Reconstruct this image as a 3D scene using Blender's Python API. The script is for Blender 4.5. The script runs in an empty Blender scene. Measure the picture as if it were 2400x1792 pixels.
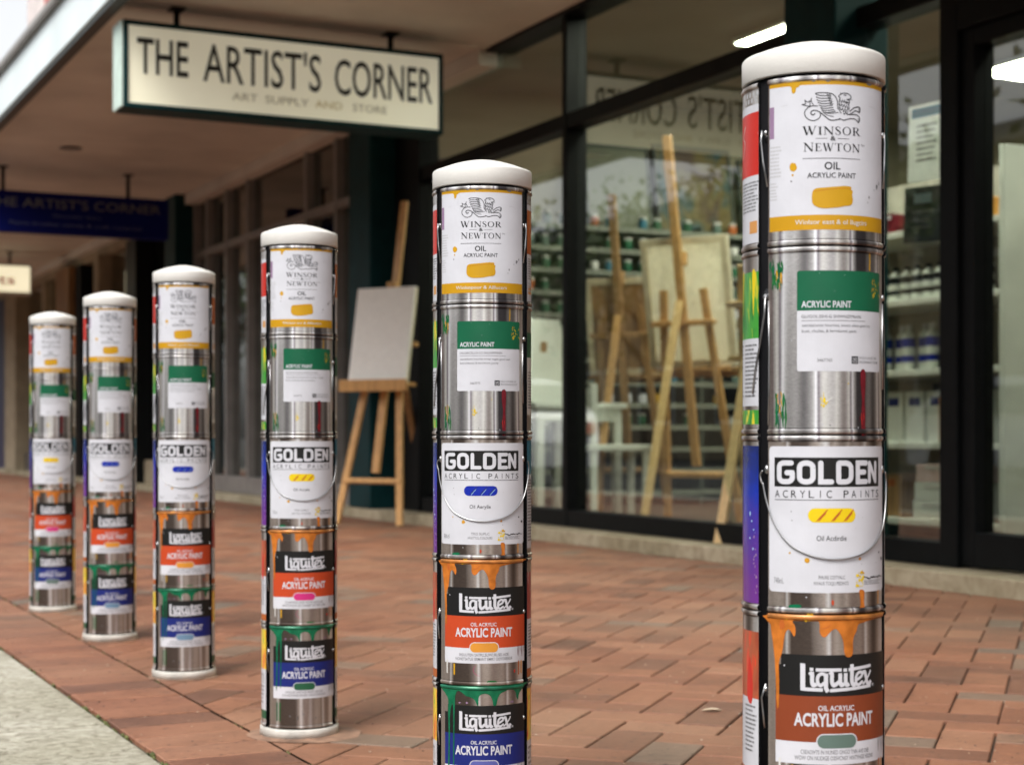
import bpy, bmesh, math, random
from mathutils import Vector, Matrix
R_ = math.radians
random.seed(7)
sc = bpy.context.scene
COL = sc.collection
# ------------------------------------------------------------------ helpers
class MB:
    """collects simple shapes; build() links them as ONE mesh object"""
    def __init__(s): s.v = []; s.f = []; s.m = []
    def quadset(s, vs, fs, m=0):
        b = len(s.v); s.v += [tuple(x) for x in vs]
        for f in fs: s.f.append([b + i for i in f]); s.m.append(m)
    def box(s, x0, x1, y0, y1, z0, z1, m=0):
        s.quadset([(x0,y0,z0),(x1,y0,z0),(x1,y1,z0),(x0,y1,z0),(x0,y0,z1),(x1,y0,z1),(x1,y1,z1),(x0,y1,z1)],
                  [(3,2,1,0),(4,5,6,7),(0,1,5,4),(1,2,6,5),(2,3,7,6),(3,0,4,7)], m)
    def bar(s, p, q, w, t, side=(1,0,0), m=0):
        p = Vector(p); q = Vector(q); d = (q - p).normalized(); sd = Vector(side)
        sd = (sd - d * sd.dot(d)).normalized(); n = d.cross(sd)
        vs = []
        for c in (p, q):
            for a, b in ((-1,-1),(1,-1),(1,1),(-1,1)): vs.append(c + sd * a * w / 2 + n * b * t / 2)
        s.quadset(vs, [(3,2,1,0),(4,5,6,7),(0,1,5,4),(1,2,6,5),(2,3,7,6),(3,0,4,7)], m)
    def tube(s, pts, r, n=8, m=0):
        pts = [Vector(p) for p in pts]; vs = []; fs = []
        up = None
        for i, p in enumerate(pts):
            d = (pts[min(i+1, len(pts)-1)] - pts[max(i-1, 0)]).normalized()
            if up is None: up = d.orthogonal().normalized()
            up = (up - d * up.dot(d)).normalized(); sd = d.cross(up)
            rr = r[i] if isinstance(r, (list, tuple)) else r
            for k in range(n):
                a = 2 * math.pi * k / n; vs.append(p + up * math.cos(a) * rr + sd * math.sin(a) * rr)
        for i in range(len(pts) - 1):
            for k in range(n):
                fs.append((i*n+k, i*n+(k+1) % n, (i+1)*n+(k+1) % n, (i+1)*n+k))
        fs.append(tuple(range(n))[::-1]); fs.append(tuple((len(pts)-1)*n + k for k in range(n)))
        s.quadset(vs, fs, m)
    def lathe(s, prof, n=48, c=(0,0,0), m=0, capped=True):
        vs = []; fs = []
        for r, z in prof:
            for k in range(n):
                a = 2 * math.pi * k / n; vs.append((c[0] + r*math.cos(a), c[1] + r*math.sin(a), c[2] + z))
        for i in range(len(prof) - 1):
            for k in range(n): fs.append((i*n+k, i*n+(k+1) % n, (i+1)*n+(k+1) % n, (i+1)*n+k))
        if capped: fs.append(tuple(range(n))[::-1]); fs.append(tuple((len(prof)-1)*n + k for k in range(n)))
        s.quadset(vs, fs, m)
    def ball(s, c, rx, ry, rz, n=10, m=0):
        prof = []; vs = []; fs = []; h = n // 2
        for i in range(h + 1):
            t = math.pi * (i / h) - math.pi / 2
            for k in range(n):
                a = 2*math.pi*k/n
                vs.append((c[0]+rx*math.cos(t)*math.cos(a)+1e-6*k, c[1]+ry*math.cos(t)*math.sin(a), c[2]+rz*math.sin(t)))
        for i in range(h):
            for k in range(n): fs.append((i*n+k, i*n+(k+1)%n, (i+1)*n+(k+1)%n, (i+1)*n+k))
        s.quadset(vs, fs, m)
    def mesh(s, name, mats, smooth=False):
        me = bpy.data.meshes.new(name); me.from_pydata(s.v, [], s.f)
        for mt in (mats if isinstance(mats, (list, tuple)) else [mats]): me.materials.append(mt)
        me.polygons.foreach_set('material_index', s.m)
        if smooth: me.polygons.foreach_set('use_smooth', [True]*len(s.f))
        me.update(); return me
    def build(s, name, mats, parent=None, smooth=False, bev=0, seg=2):
        o = link(name, s.mesh(name, mats, smooth), parent)
        if smooth:
            try: o.data.set_sharp_from_angle(angle=R_(40))
            except Exception: pass
        if bev:
            md = o.modifiers.new('bevel', 'BEVEL'); md.width = bev; md.segments = seg; md.limit_method = 'ANGLE'
        return o
def link(name, data, parent=None):
    o = bpy.data.objects.new(name, data); COL.objects.link(o)
    if parent: o.parent = parent
    return o
def tag(o, label, cat, group=None):
    o['label'] = label; o['category'] = cat
    if group: o['group'] = group
    return o
def struct(o, label=None):
    o['kind'] = 'structure'
    if label: o['label'] = label
    return o
def thing(name, label, cat, loc=(0,0,0), rz=0, group=None):
    o = bpy.data.objects.new(name, None); o.empty_display_size = .1; COL.objects.link(o)
    o.location = loc; o.rotation_euler = (0, 0, rz)
    return tag(o, label, cat, group)
def copy_tree(o, parent=None):
    c = o.copy(); COL.objects.link(c)
    if parent: c.parent = parent
    for ch in list(o.children): copy_tree(ch, c)
    return c
# ------------------------------------------------------------------ materials
def newmat(name):
    m = bpy.data.materials.new(name); m.use_nodes = True
    nt = m.node_tree; return m, nt, nt.nodes['Principled BSDF']
def N(nt, t, **kw):
    n = nt.nodes.new(t)
    for k, v in kw.items(): setattr(n, k, v)
    return n
def ramp(nt, stops):
    r = N(nt, 'ShaderNodeValToRGB'); e = r.color_ramp.elements
    while len(e) < len(stops): e.new(.5)
    for el, (p, c) in zip(e, stops): el.position = p; el.color = (*c, 1)
    return r
_cache = {}
def pm(name, col, rough=.5, metal=0, amt=.08, scale=12, bump=0, bscale=None, stretch=(1,1,1), coat=0, emit=0, spec=.5):
    """principled material whose colour is gently mottled by noise"""
    if name in _cache: return _cache[name]
    m, nt, b = newmat(name); L = nt.links.new
    tc = N(nt, 'ShaderNodeTexCoord'); mp = N(nt, 'ShaderNodeMapping'); mp.inputs['Scale'].default_value = stretch
    L(tc.outputs['Object'], mp.inputs[0])
    nz = N(nt, 'ShaderNodeTexNoise'); nz.inputs['Scale'].default_value = scale; nz.inputs['Detail'].default_value = 6
    L(mp.outputs[0], nz.inputs['Vector'])
    lo = tuple(max(0, c*(1-amt*2)) for c in col); hi = tuple(min(1, c*(1+amt)) for c in col)
    r = ramp(nt, [(.3, lo), (.65, hi)]); L(nz.outputs[0], r.inputs[0]); L(r.outputs[0], b.inputs['Base Color'])
    b.inputs['Roughness'].default_value = rough; b.inputs['Metallic'].default_value = metal; b.inputs['Specular IOR Level'].default_value = spec
    if coat: b.inputs['Coat Weight'].default_value = coat; b.inputs['Coat Roughness'].default_value = .15
    if bump:
        n2 = N(nt, 'ShaderNodeTexNoise'); n2.inputs['Scale'].default_value = bscale or scale*4; n2.inputs['Detail'].default_value = 4
        L(mp.outputs[0], n2.inputs['Vector'])
        bp = N(nt, 'ShaderNodeBump'); bp.inputs['Strength'].default_value = bump; bp.inputs['Distance'].default_value = .004
        L(n2.outputs[0], bp.inputs['Height']); L(bp.outputs[0], b.inputs['Normal'])
    if emit:
        L(r.outputs[0], b.inputs['Emission Color']); b.inputs['Emission Strength'].default_value = emit
    _cache[name] = m; return m
def lamp_mat(name, col, s):
    m, nt, b = newmat(name); b.inputs['Base Color'].default_value = (*col, 1)
    b.inputs['Emission Color'].default_value = (*col, 1); b.inputs['Emission Strength'].default_value = s
    return m
def glass_mat(name, tint=(.86,.9,.86), rf=2.0):
    m, nt, b = newmat(name); nt.nodes.remove(b); L = nt.links.new
    out = nt.nodes['Material Output']
    tr = N(nt, 'ShaderNodeBsdfTransparent'); tr.inputs[0].default_value = (*tint, 1)
    gl = N(nt, 'ShaderNodeBsdfGlossy'); gl.inputs['Roughness'].default_value = .01; gl.inputs[0].default_value = (.95,.97,.95,1)
    fr = N(nt, 'ShaderNodeFresnel'); fr.inputs['IOR'].default_value = 1.5
    mu = N(nt, 'ShaderNodeMath', operation='MULTIPLY'); mu.inputs[1].default_value = rf; mu.use_clamp = True
    mx = N(nt, 'ShaderNodeMixShader')
    ge = N(nt, 'ShaderNodeNewGeometry'); iv = N(nt, 'ShaderNodeMath', operation='SUBTRACT'); iv.inputs[0].default_value = 1; m2 = N(nt, 'ShaderNodeMath', operation='MULTIPLY')
    L(ge.outputs['Backfacing'], iv.inputs[1]); L(fr.outputs[0], mu.inputs[0]); L(mu.outputs[0], m2.inputs[0]); L(iv.outputs[0], m2.inputs[1]); L(m2.outputs[0], mx.inputs[0]); L(tr.outputs[0], mx.inputs[1]); L(gl.outputs[0], mx.inputs[2])
    L(mx.outputs[0], out.inputs['Surface']); return m
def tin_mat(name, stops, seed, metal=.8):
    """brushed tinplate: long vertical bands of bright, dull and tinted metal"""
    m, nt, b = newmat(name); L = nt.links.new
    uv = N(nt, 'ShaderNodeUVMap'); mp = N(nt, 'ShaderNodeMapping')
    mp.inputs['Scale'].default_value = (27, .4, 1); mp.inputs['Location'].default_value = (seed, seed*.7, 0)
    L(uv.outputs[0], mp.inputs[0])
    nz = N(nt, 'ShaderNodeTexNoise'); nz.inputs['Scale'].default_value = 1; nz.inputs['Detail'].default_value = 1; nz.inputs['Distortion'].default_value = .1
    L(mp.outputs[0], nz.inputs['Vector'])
    r = ramp(nt, stops); L(nz.outputs[0], r.inputs[0])  # light and dark reflections of the printed cans, held in the base colour
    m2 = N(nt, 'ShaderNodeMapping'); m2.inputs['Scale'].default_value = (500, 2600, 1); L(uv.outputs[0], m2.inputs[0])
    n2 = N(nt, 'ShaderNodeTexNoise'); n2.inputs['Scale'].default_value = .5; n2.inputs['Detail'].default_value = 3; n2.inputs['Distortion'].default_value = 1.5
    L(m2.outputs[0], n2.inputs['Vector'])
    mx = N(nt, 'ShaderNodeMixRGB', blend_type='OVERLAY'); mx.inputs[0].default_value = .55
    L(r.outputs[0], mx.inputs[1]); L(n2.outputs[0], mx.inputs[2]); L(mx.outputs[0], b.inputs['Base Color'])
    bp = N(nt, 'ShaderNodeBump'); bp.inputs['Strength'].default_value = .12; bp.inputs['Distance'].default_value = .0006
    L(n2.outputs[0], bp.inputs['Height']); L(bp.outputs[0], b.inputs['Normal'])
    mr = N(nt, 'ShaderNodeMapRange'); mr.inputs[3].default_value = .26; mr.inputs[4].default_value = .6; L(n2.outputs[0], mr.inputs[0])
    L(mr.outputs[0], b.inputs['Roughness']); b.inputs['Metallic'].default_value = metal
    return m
def paint_mix(name, c1, c2, c3, scale, seed, stretch=(1,.25,1), rough=.3):
    """runs of several paints, by UV"""
    m, nt, b = newmat(name); L = nt.links.new
    uv = N(nt, 'ShaderNodeUVMap'); mp = N(nt, 'ShaderNodeMapping'); mp.inputs['Scale'].default_value = (scale*stretch[0], scale*stretch[1], 1)
    mp.inputs['Location'].default_value = (seed, seed*1.3, 0); L(uv.outputs[0], mp.inputs[0])
    nz = N(nt, 'ShaderNodeTexNoise'); nz.inputs['Scale'].default_value = 1; nz.inputs['Detail'].default_value = 4; nz.inputs['Distortion'].default_value = .6
    L(mp.outputs[0], nz.inputs['Vector'])
    r = ramp(nt, [(.36, c1), (.45, c2), (.56, c2), (.64, c3)]); L(nz.outputs[0], r.inputs[0]); L(r.outputs[0], b.inputs['Base Color'])
    b.inputs['Roughness'].default_value = rough; return m
INK = {}
def ink(name, col, rough=.38):
    wet = name in ('orange','dkgreen','leaf','crimson')
    INK[name] = pm('print_' + name, col, .22 if wet else rough, 0, .16 if wet else .03, 90 if wet else 30, bump=.04, bscale=180, spec=.22)
for n_, c_ in dict(white=(.53,.535,.58), yellow=(.47,.25,.012), gold=(.48,.265,.010), black=(.012,.012,.012), grey=(.16,.16,.17), lgrey=(.42,.42,.44), green=(.008,.100,.048), paper=(.55,.54,.52),
                   orange=(.44,.135,.022), red=(.50,.028,.02), vermilion=(.43,.055,.018), brown=(.20,.045,.018), blue=(.012,.020,.145), royal=(.008,.022,.30), lemon=(.66,.48,.01),
                   magenta=(.50,.03,.17), amber=(.56,.24,.035), slate=(.10,.15,.13), steel=(.13,.22,.32), violet=(.09,.10,.32), forest=(.02,.09,.045), crimson=(.12,.010,.016), leaf=(.018,.13,.035),
                   mauve=(.25,.16,.26), teal=(.02,.14,.22), rust=(.40,.10,.02), dkgreen=(.008,.12,.055), skyblue=(.3,.5,.7), tan=(.55,.26,.08)).items(): ink(n_, c_)
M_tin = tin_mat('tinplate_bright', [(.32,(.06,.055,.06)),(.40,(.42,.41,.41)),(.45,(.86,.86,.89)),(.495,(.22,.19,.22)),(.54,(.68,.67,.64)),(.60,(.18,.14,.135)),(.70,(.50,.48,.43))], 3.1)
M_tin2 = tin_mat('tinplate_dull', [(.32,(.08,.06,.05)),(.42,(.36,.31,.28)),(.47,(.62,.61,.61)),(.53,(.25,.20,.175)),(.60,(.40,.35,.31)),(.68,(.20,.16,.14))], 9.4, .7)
M_black = pm('black_vinyl_wrap', (.006,.006,.007), .65, 0, .1, 20, spec=.06)
M_cap = pm('white_cap_paint', (.67,.655,.625), .6, 0, .05, 11, bump=.06, bscale=260)
M_base = pm('white_base_paint', (.58,.565,.525), .7, 0, .16, 18, bump=.4, bscale=90)
M_wire = pm('bail_wire_steel', (.42,.42,.43), .3, 1, .05, 40)
M_lug = pm('dark_ear_lug', (.035,.035,.038), .25, .6, .1, 40)
# ------------------------------------------------------------------ flat print art wrapped on a cylinder
Rb = .0711
RT = Rb - .0012             # radius of the tin wall
STEP = .003
_glyph = {}
def glyphs(s, off=0):
    k = (s, off)
    if k not in _glyph:
        c = bpy.data.curves.new('lettering', 'FONT'); c.body = s; c.offset = off; c.resolution_u = 3
        o = bpy.data.objects.new('lettering', c); COL.objects.link(o)
        dg = bpy.context.evaluated_depsgraph_get(); me = o.evaluated_get(dg).to_mesh()
        vs = [(v.co.x, v.co.y) for v in me.vertices]; fs = [tuple(p.vertices) for p in me.polygons]
        o.evaluated_get(dg).to_mesh_clear(); bpy.data.objects.remove(o); bpy.data.curves.remove(c)
        _glyph[k] = (vs, fs)
    return _glyph[k]
CAPH = max(v[1] for v in glyphs('H')[0])
def smooth(pts, n=4, closed=True):
    out = []; L = len(pts)
    rng = range(L) if closed else range(L - 1)
    for i in rng:
        g = (lambda j: pts[j % L]) if closed else (lambda j: pts[max(0, min(L-1, j))])
        p0, p1, p2, p3 = g(i-1), g(i), g(i+1), g(i+2)
        for k in range(n):
            t = k / n
            out.append(tuple(.5*((2*b) + (-a+c)*t + (2*a-5*b+4*c-d)*t*t + (-a+3*b-3*c+d)*t**3) for a, b, c, d in zip(p0, p1, p2, p3)))
    if not closed: out.append(pts[-1])
    return out
class Art:
    def __init__(s): s.v = []; s.f = []; s.fm = []; s.mats = []; s.k = 0
    def mi(s, m):
        m = INK[m] if isinstance(m, str) else m
        if m not in s.mats: s.mats.append(m)
        return s.mats.index(m)
    def add(s, pts, fs, m, layer):
        s.k += 1; h = layer * 6e-5 + (s.k % 16) * 3e-6; b = len(s.v)
        s.v += [(p[0], p[1], h) for p in pts]; i = s.mi(m)
        for f in fs: s.f.append([b + j for j in f]); s.fm.append(i)
    def poly(s, pts, m, layer=1): s.add(pts, [tuple(range(len(pts)))], m, layer)
    def rect(s, x0, x1, z0, z1, m, layer=1): s.poly([(x0,z0),(x1,z0),(x1,z1),(x0,z1)], m, layer)
    def rrect(s, x0, x1, z0, z1, r, m, layer=1, n=5):
        pts = []; r = min(r, abs(z1-z0)*.49, abs(x1-x0)*.49)
        for cx, cz, a0 in ((x1-r,z1-r,0),(x0+r,z1-r,90),(x0+r,z0+r,180),(x1-r,z0+r,270)):
            for k in range(n+1):
                a = R_(a0 + 90*k/n); pts.append((cx + r*math.cos(a), cz + r*math.sin(a)))
        s.poly(pts, m, layer)
    def disc(s, x, z, r, m, layer=1, n=12, rz=None, jit=0):
        s.poly([(x + r*(1+random.uniform(-jit,jit))*math.cos(2*math.pi*k/n), z + (rz or r)*(1+random.uniform(-jit,jit))*math.sin(2*math.pi*k/n)) for k in range(n)], m, layer)
    def stroke(s, pts, w, m, layer=1, round=False, sm=0):
        if sm: 
            if isinstance(w, (list, tuple)):
                pts = [(*p, ww) for p, ww in zip(pts, w)]; pts = smooth(pts, sm, False); w = [p[2] for p in pts]; pts = [p[:2] for p in pts]
            else: pts = smooth(pts, sm, False)
        ws = w if isinstance(w, (list, tuple)) else [w]*len(pts)
        lf = []; rt = []
        for i, p in enumerate(pts):
            a = Vector(pts[max(0,i-1)]); b = Vector(pts[min(len(pts)-1,i+1)]); p = Vector(p)
            d1 = (p-a).normalized() if i else (b-p).normalized(); d2 = (b-p).normalized() if i < len(pts)-1 else d1
            t = (d1+d2); t = t.normalized() if t.length > 1e-6 else d1
            n = Vector((-t.y, t.x)); c = max(.45, n.dot(Vector((-d1.y, d1.x))))
            lf.append(tuple(p + n*ws[i]/2/c)); rt.append(tuple(p - n*ws[i]/2/c))
        n_ = len(pts); s.add(lf + rt, [(i+1, i, n_+i, n_+i+1) for i in range(n_-1)], m, layer)
        if round: s.disc(*pts[0], ws[0]/2, m, layer, 10); s.disc(*pts[-1], ws[-1]/2, m, layer, 10)
    def text(s, t, x0, x1, z0, z1, m, layer=2, off=0):
        vs, fs = glyphs(t, off)
        if not vs: return
        a = min(v[0] for v in vs); b = max(v[0] for v in vs); kx = (x1-x0)/(b-a); kz = (z1-z0)/CAPH
        s.add([(x0 + (v[0]-a)*kx, z0 + v[1]*kz) for v in vs], fs, m, layer)
    def lines(s, x0, x1, z1, z0, n, m, layer=2, seed=1, t=.45):
        """unreadable small print: broken dashes"""
        r = random.Random(seed); dz = (z1-z0)/n
        for i in range(n):
            zc = z1 - (i+.5)*dz; x = x0; end = x0 + (x1-x0)*r.uniform(.72, 1)
            while x < end:
                w = min(r.uniform(.08,.28)*(x1-x0), end-x)
                s.rect(x, x+w*.86, zc-dz*t/2, zc+dz*t/2, m, layer); x += w
    def obj(s, name, parent, base_h=0, wrap=True, rot=0, mesh=None):
        if mesh is None:
            me = bpy.data.meshes.new(name)
            bm = bmesh.new(); uvl = bm.loops.layers.uv.new('UVMap')
            vv = [bm.verts.new(p) for p in s.v]
            for f, i in zip(s.f, s.fm):
                try: fc = bm.faces.new([vv[j] for j in f]); fc.material_index = i
                except ValueError: pass
            bm.normal_update()
            for f in bm.faces:
                if f.normal.z < 0: f.normal_flip()
            if wrap:
                bmesh.ops.triangulate(bm, faces=bm.faces[:])
                xs = [v.co.x for v in bm.verts]; k0 = math.ceil(min(xs)/STEP); k1 = math.floor(max(xs)/STEP)
                for k in range(k0, k1+1):
                    bmesh.ops.bisect_plane(bm, geom=bm.verts[:]+bm.edges[:]+bm.faces[:], plane_co=(k*STEP,0,0), plane_no=(1,0,0), dist=1e-7)
            for f in bm.faces:
                for l in f.loops: l[uvl].uv = (l.vert.co.x, l.vert.co.y)
            for v in bm.verts:
                a, z, h = v.co
                if wrap:
                    th = a/RT + rot; r = RT + base_h + h; v.co = (r*math.sin(th), -r*math.cos(th), z)
                else: v.co = (a, -(base_h + h*12), z)
            bm.to_mesh(me); bm.free()
            for m in s.mats: me.materials.append(m)
            mesh = me
        return link(name, mesh, parent)
# reference-point mapping: measured on the second bollard, which faces the lens
def Bx(x): return RT * math.asin(max(-1, min(1, (x-1129.5)/116.7)))
def Bz(y, x=1129.5):
    th = Bx(x)/RT; return .555 - (y-1020)*(2.346 - .0711*math.cos(th))/3850
def mk(kx, y0, ky): return (lambda x: Bx(980+kx*x)), (lambda y: Bz(y0+ky*y))
x1, z1 = mk(.24206, 360, .24213); x2, z2 = mk(.24206, 720, .24213)
x3, z3 = mk(.20579, 1100, .20581); x4, z4 = mk(.23721, 1400, .23729)
# --- serif capitals for the top can
def serif(A, ch, x, z, h, m, lay):
    T = .17*h; t = .055*h; P = lambda *p: [(x+a*h, z+b*h) for a, b in p]
    bar = lambda a, b, zz: A.stroke(P((a,zz),(b,zz)), t*.9, m, lay)
    if ch == 'W':
        A.stroke(P((.12,1),(.38,0)), T, m, lay); A.stroke(P((.38,0),(.62,.92)), t, m, lay); A.stroke(P((.56,1),(.82,0)), T, m, lay); A.stroke(P((.82,0),(1.10,1)), t, m, lay)
        bar(-.02,.27,.975); bar(.45,.68,.975); bar(1.0,1.22,.975); return 1.24
    if ch == 'I': A.stroke(P((.2,0),(.2,1)), T, m, lay); bar(.03,.37,.025); bar(.03,.37,.975); return .42
    if ch == 'N':
        A.stroke(P((.16,0),(.16,1)), t*1.2, m, lay); A.stroke(P((.14,1),(.86,.02)), T, m, lay); A.stroke(P((.86,0),(.86,1)), t*1.2, m, lay)
        bar(.02,.3,.025); bar(0,.2,.975); bar(.72,1.0,.975); return 1.02
    if ch == 'S':
        A.stroke(P((.50,.74),(.49,.92),(.32,.99),(.14,.90),(.12,.70),(.30,.53),(.50,.36),(.52,.14),(.34,.01),(.14,.05),(.08,.26)), [t*1.5,t,t,t*1.8,T*.8,T*1.05,T*.9,t*2,t,t,t*1.5], m, lay, sm=3); return .62
    if ch in 'O':
        n = 28; o = []; i = []
        for k in range(n):
            a = 2*math.pi*k/n; o.append((x+h*(.5+.46*math.cos(a)), z+h*(.5+.52*math.sin(a)))); i.append((x+h*(.5+.31*math.cos(a)), z+h*(.5+.465*math.sin(a))))
        A.add(o+i, [(k,(k+1)%n,n+(k+1)%n,n+k) for k in range(n)], m, lay); return 1.0
    if ch == 'R':
        A.stroke(P((.2,0),(.2,1)), T, m, lay); bar(.02,.38,.025); bar(.02,.3,.975)
        A.stroke(P((.2,.97),(.45,.97),(.62,.88),(.64,.74),(.58,.6),(.42,.52),(.24,.52)), [t,t,T*.7,T,T*.7,t,t], m, lay, sm=3)
        A.stroke(P((.42,.52),(.80,.02)), T*.95, m, lay); bar(.72,.95,.025); return .88
    if ch == 'E':
        A.stroke(P((.2,0),(.2,1)), T, m, lay); bar(.03,.66,.97); bar(.2,.52,.52); bar(.03,.7,.03)
        A.stroke(P((.65,.97),(.65,.78)), t, m, lay); A.stroke(P((.52,.42),(.52,.62)), t, m, lay); A.stroke(P((.69,.03),(.69,.24)), t, m, lay); return .76
    if ch == 'T':
        A.stroke(P((.42,0),(.42,1)), T, m, lay); bar(.02,.82,.97); bar(.26,.58,.025); A.stroke(P((.03,.97),(.03,.76)), t, m, lay); A.stroke(P((.81,.97),(.81,.76)), t, m, lay); return .84
    return .4
def serif_word(A, w, xa, xb, z, h, m, lay):
    B = Art(); x = 0; gap = .09
    for i, c in enumerate(w):
        x += serif(B, c, x, 0, 1.0 if i else 1.1, m, lay) * (1.1 if i == 0 else 1) + gap
    k = (xb-xa)/(x-gap)
    A.v, b = A.v, len(A.v)
    A.v += [(xa+v[0]*k, z+v[1]*h, v[2]) for v in B.v]
    for f in B.f: A.f.append([b+j for j in f]); A.fm.append(A.mi(m))
def griffin(A):
    X = lambda x: x1(415+(x-590)*.863); Z = lambda y: z1(428+(y-448)*.85)
    k = .00021
    def S(w, *p, sm=3): A.stroke([(X(a),Z(b)) for a,b in p], w*k*.62, 'black', 3, sm=sm)
    S(7,(680,455),(700,448),(760,448),(805,455),(835,480),(850,515),(850,555),(858,580))
    for f in (((680,455),(720,470),(800,470)),((685,478),(720,492),(800,490)),((690,500),(725,515),(805,508)),((697,523),(740,535),(808,527)),((707,545),(745,555),(812,545)),((718,566),(755,573),(818,562)),((728,585),(765,590),(825,580)),((742,603),(780,605),(835,592))): S(6.5,*f)
    for a, b in ((765,462),(772,482),(778,500),(785,519),(790,538)): S(4,(a,b),(a+30,b-2))
    S(5,(742,603),(800,612),(860,600))
    S(7,(870,462),(890,450),(925,448),(955,462),(962,475),(955,490),(925,497)); S(6,(925,497),(948,503),(942,520),(915,515)); S(3,(945,492),(972,498)); S(7,(900,460),(922,466)); S(6,(870,462),(858,475),(876,488)); S(5,(880,455),(872,445))
    for cx, cy in ((880,510),(900,510),(920,518),(940,528),(875,540),(895,545),(915,550),(935,552),(880,572),(900,580),(920,580),(940,568),(905,605),(925,602)): S(5,(cx-10,cy-12),(cx-4,cy+4),(cx,cy+12),(cx+5,cy+4),(cx+10,cy-12))
    S(6,(868,490),(862,530),(868,590),(882,606))
    S(7,(950,590),(985,560),(1020,548),(1038,552),(1042,570),(1035,592),(1022,586),(1000,580),(975,596),(950,612))
    S(7,(930,615),(975,612),(1010,612),(1035,630),(1038,655),(1025,672),(1010,655),(985,645),(940,650),(900,662),(868,650),(872,658))
    for y in (558,568,578): S(3.5,(1026,y),(1040,y+2))
    for y in (640,650,660): S(3.5,(1020,y),(1036,y+3))
    S(8,(868,655),(800,665),(760,640),(720,605),(690,588),(660,588),(648,605),(662,622),(680,610))
    S(7,(718,605),(715,640),(680,665),(640,660),(610,630),(605,595),(625,565),(655,550),(700,552)); S(5,(725,560),(735,595),(770,625),(820,635))
    S(6,(640,552),(605,543),(588,535),(612,530),(606,503),(628,520),(642,508),(642,552)); S(6,(655,485),(650,510),(668,542))
# --- bold rounded capitals for the white can with the bail
def golden(A):
    xa, xb, zt, zb = x2(268), x2(955), z2(1407), z2(1568); H = zt-zb; kx = (xb-xa)/690.
    X = lambda u: xa+u*kx; Z = lambda v: zb+H*v/165.; w = H*36/165.
    def S(*p): A.stroke([(X(u),Z(v)) for u,v in p], w, 'white', 3, round=True)
    def arc(cx, cy, r, a0, a1, n=5): return [(cx+r*math.cos(R_(a0+(a1-a0)*i/n)), cy+r*math.sin(R_(a0+(a1-a0)*i/n))) for i in range(n+1)]
    lo, hi = 18, 147; r = 30
    S((96,147),*arc(18+r,hi-r,r,90,180),*arc(18+r,lo+r,r,180,270),*arc(96-r+6,lo+r,r,270,360,4),(102,80)); S((102,80),(68,80))
    def ring(x0, x1_, ra, rb=None):
        rb = ra if rb is None else rb
        p = arc(x1_-rb,hi-rb,rb,0,90)+arc(x0+ra,hi-ra,ra,90,180)+arc(x0+ra,lo+ra,ra,180,270)+arc(x1_-rb,lo+rb,rb,270,360)
        p.append(p[0]); A.stroke([(X(u),Z(v)) for u,v in p], w, 'white', 3)
    ring(146,226,34); 
    S((272,147),(272,18),(336,18))
    ring(380,462,8,38)
    S((576,147),(510,147),(510,18),(576,18)); S((510,84),(562,84))
    w *= .84; S((606,18),(606,147)); S((610,140),(664,25)); S((668,18),(668,147))
def liq_logo(A, dz):
    u = lambda x: x4(410+(x-692)*(912-410)/675.) ; v = lambda y: z3(1410+(y-703)*(1640-1410)/282.) + dz
    kw = (x4(912)-x4(410))/675.
    def S(w, *p, sm=3, rd=False): A.stroke([(u(a),v(b)) for a,b in p], w*kw, 'white', 3, sm=sm, round=rd)
    def Q(*p): A.poly([(u(a),v(b)) for a,b in p], 'white', 3)
    Q((692,705),(732,710),(732,972),(692,968)); Q((732,938),(884,942),(884,976),(732,972))
    Q((822,750),(1058,752),(1058,783),(822,781)); Q((770,746),(801,747),(801,777),(770,775)); Q((1076,755),(1110,755),(1110,786),(1076,786))
    Q((1126,752),(1366,729),(1366,758),(1126,783)); Q((948,950),(1366,925),(1366,955),(948,982))
    S(36,(1160,716),(1160,800),(1160,880),(1176,916),(1206,902))
    S(34,(768,815),(790,802),(790,885),(802,916),(828,902))
    S(28,(912,818),(872,802),(840,832),(838,885),(862,918),(900,888)); S(36,(912,800),(912,880),(912,940),(930,978))
    S(34,(945,812),(966,802),(966,880),(986,916),(1036,880)); S(34,(1045,800),(1045,885),(1058,916),(1084,900))
    S(34,(1098,800),(1098,885),(1110,916),(1132,902))
    S(25,(1205,872),(1258,842),(1268,808),(1240,797),(1207,830),(1202,888),(1226,920),(1276,888)); 
    S(32,(1276,808),(1298,800),(1312,850),(1326,908),(1346,918),(1370,893)); S(17,(1366,788),(1338,846),(1276,922))
    n = 14; ro, ri = 13*kw, 9*kw; c = (u(1390), v(932))
    A.add([(c[0]+ro*math.cos(2*math.pi*k/n), c[1]+ro*math.sin(2*math.pi*k/n)) for k in range(n)]+[(c[0]+ri*math.cos(2*math.pi*k/n), c[1]+ri*math.sin(2*math.pi*k/n)) for k in range(n)], [(k,(k+1)%n,n+(k+1)%n,n+k) for k in range(n)], 'white', 3)
    A.text('R', c[0]-4*kw, c[0]+5*kw, c[1]-6*kw, c[1]+6*kw, 'white', 3)
def splat(A, x, z, r, m, n, seed, layer=4, el=1.0):
    q = random.Random(seed)
    for i in range(n):
        a = q.uniform(0, 6.28); d = r*q.random()**.8*1.1; rr = r*q.uniform(.06,.30)
        A.disc(x+d*math.cos(a), z+el*d*math.sin(a), rr, m, layer, 9, rr*q.uniform(.8,1.6), .2)
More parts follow.
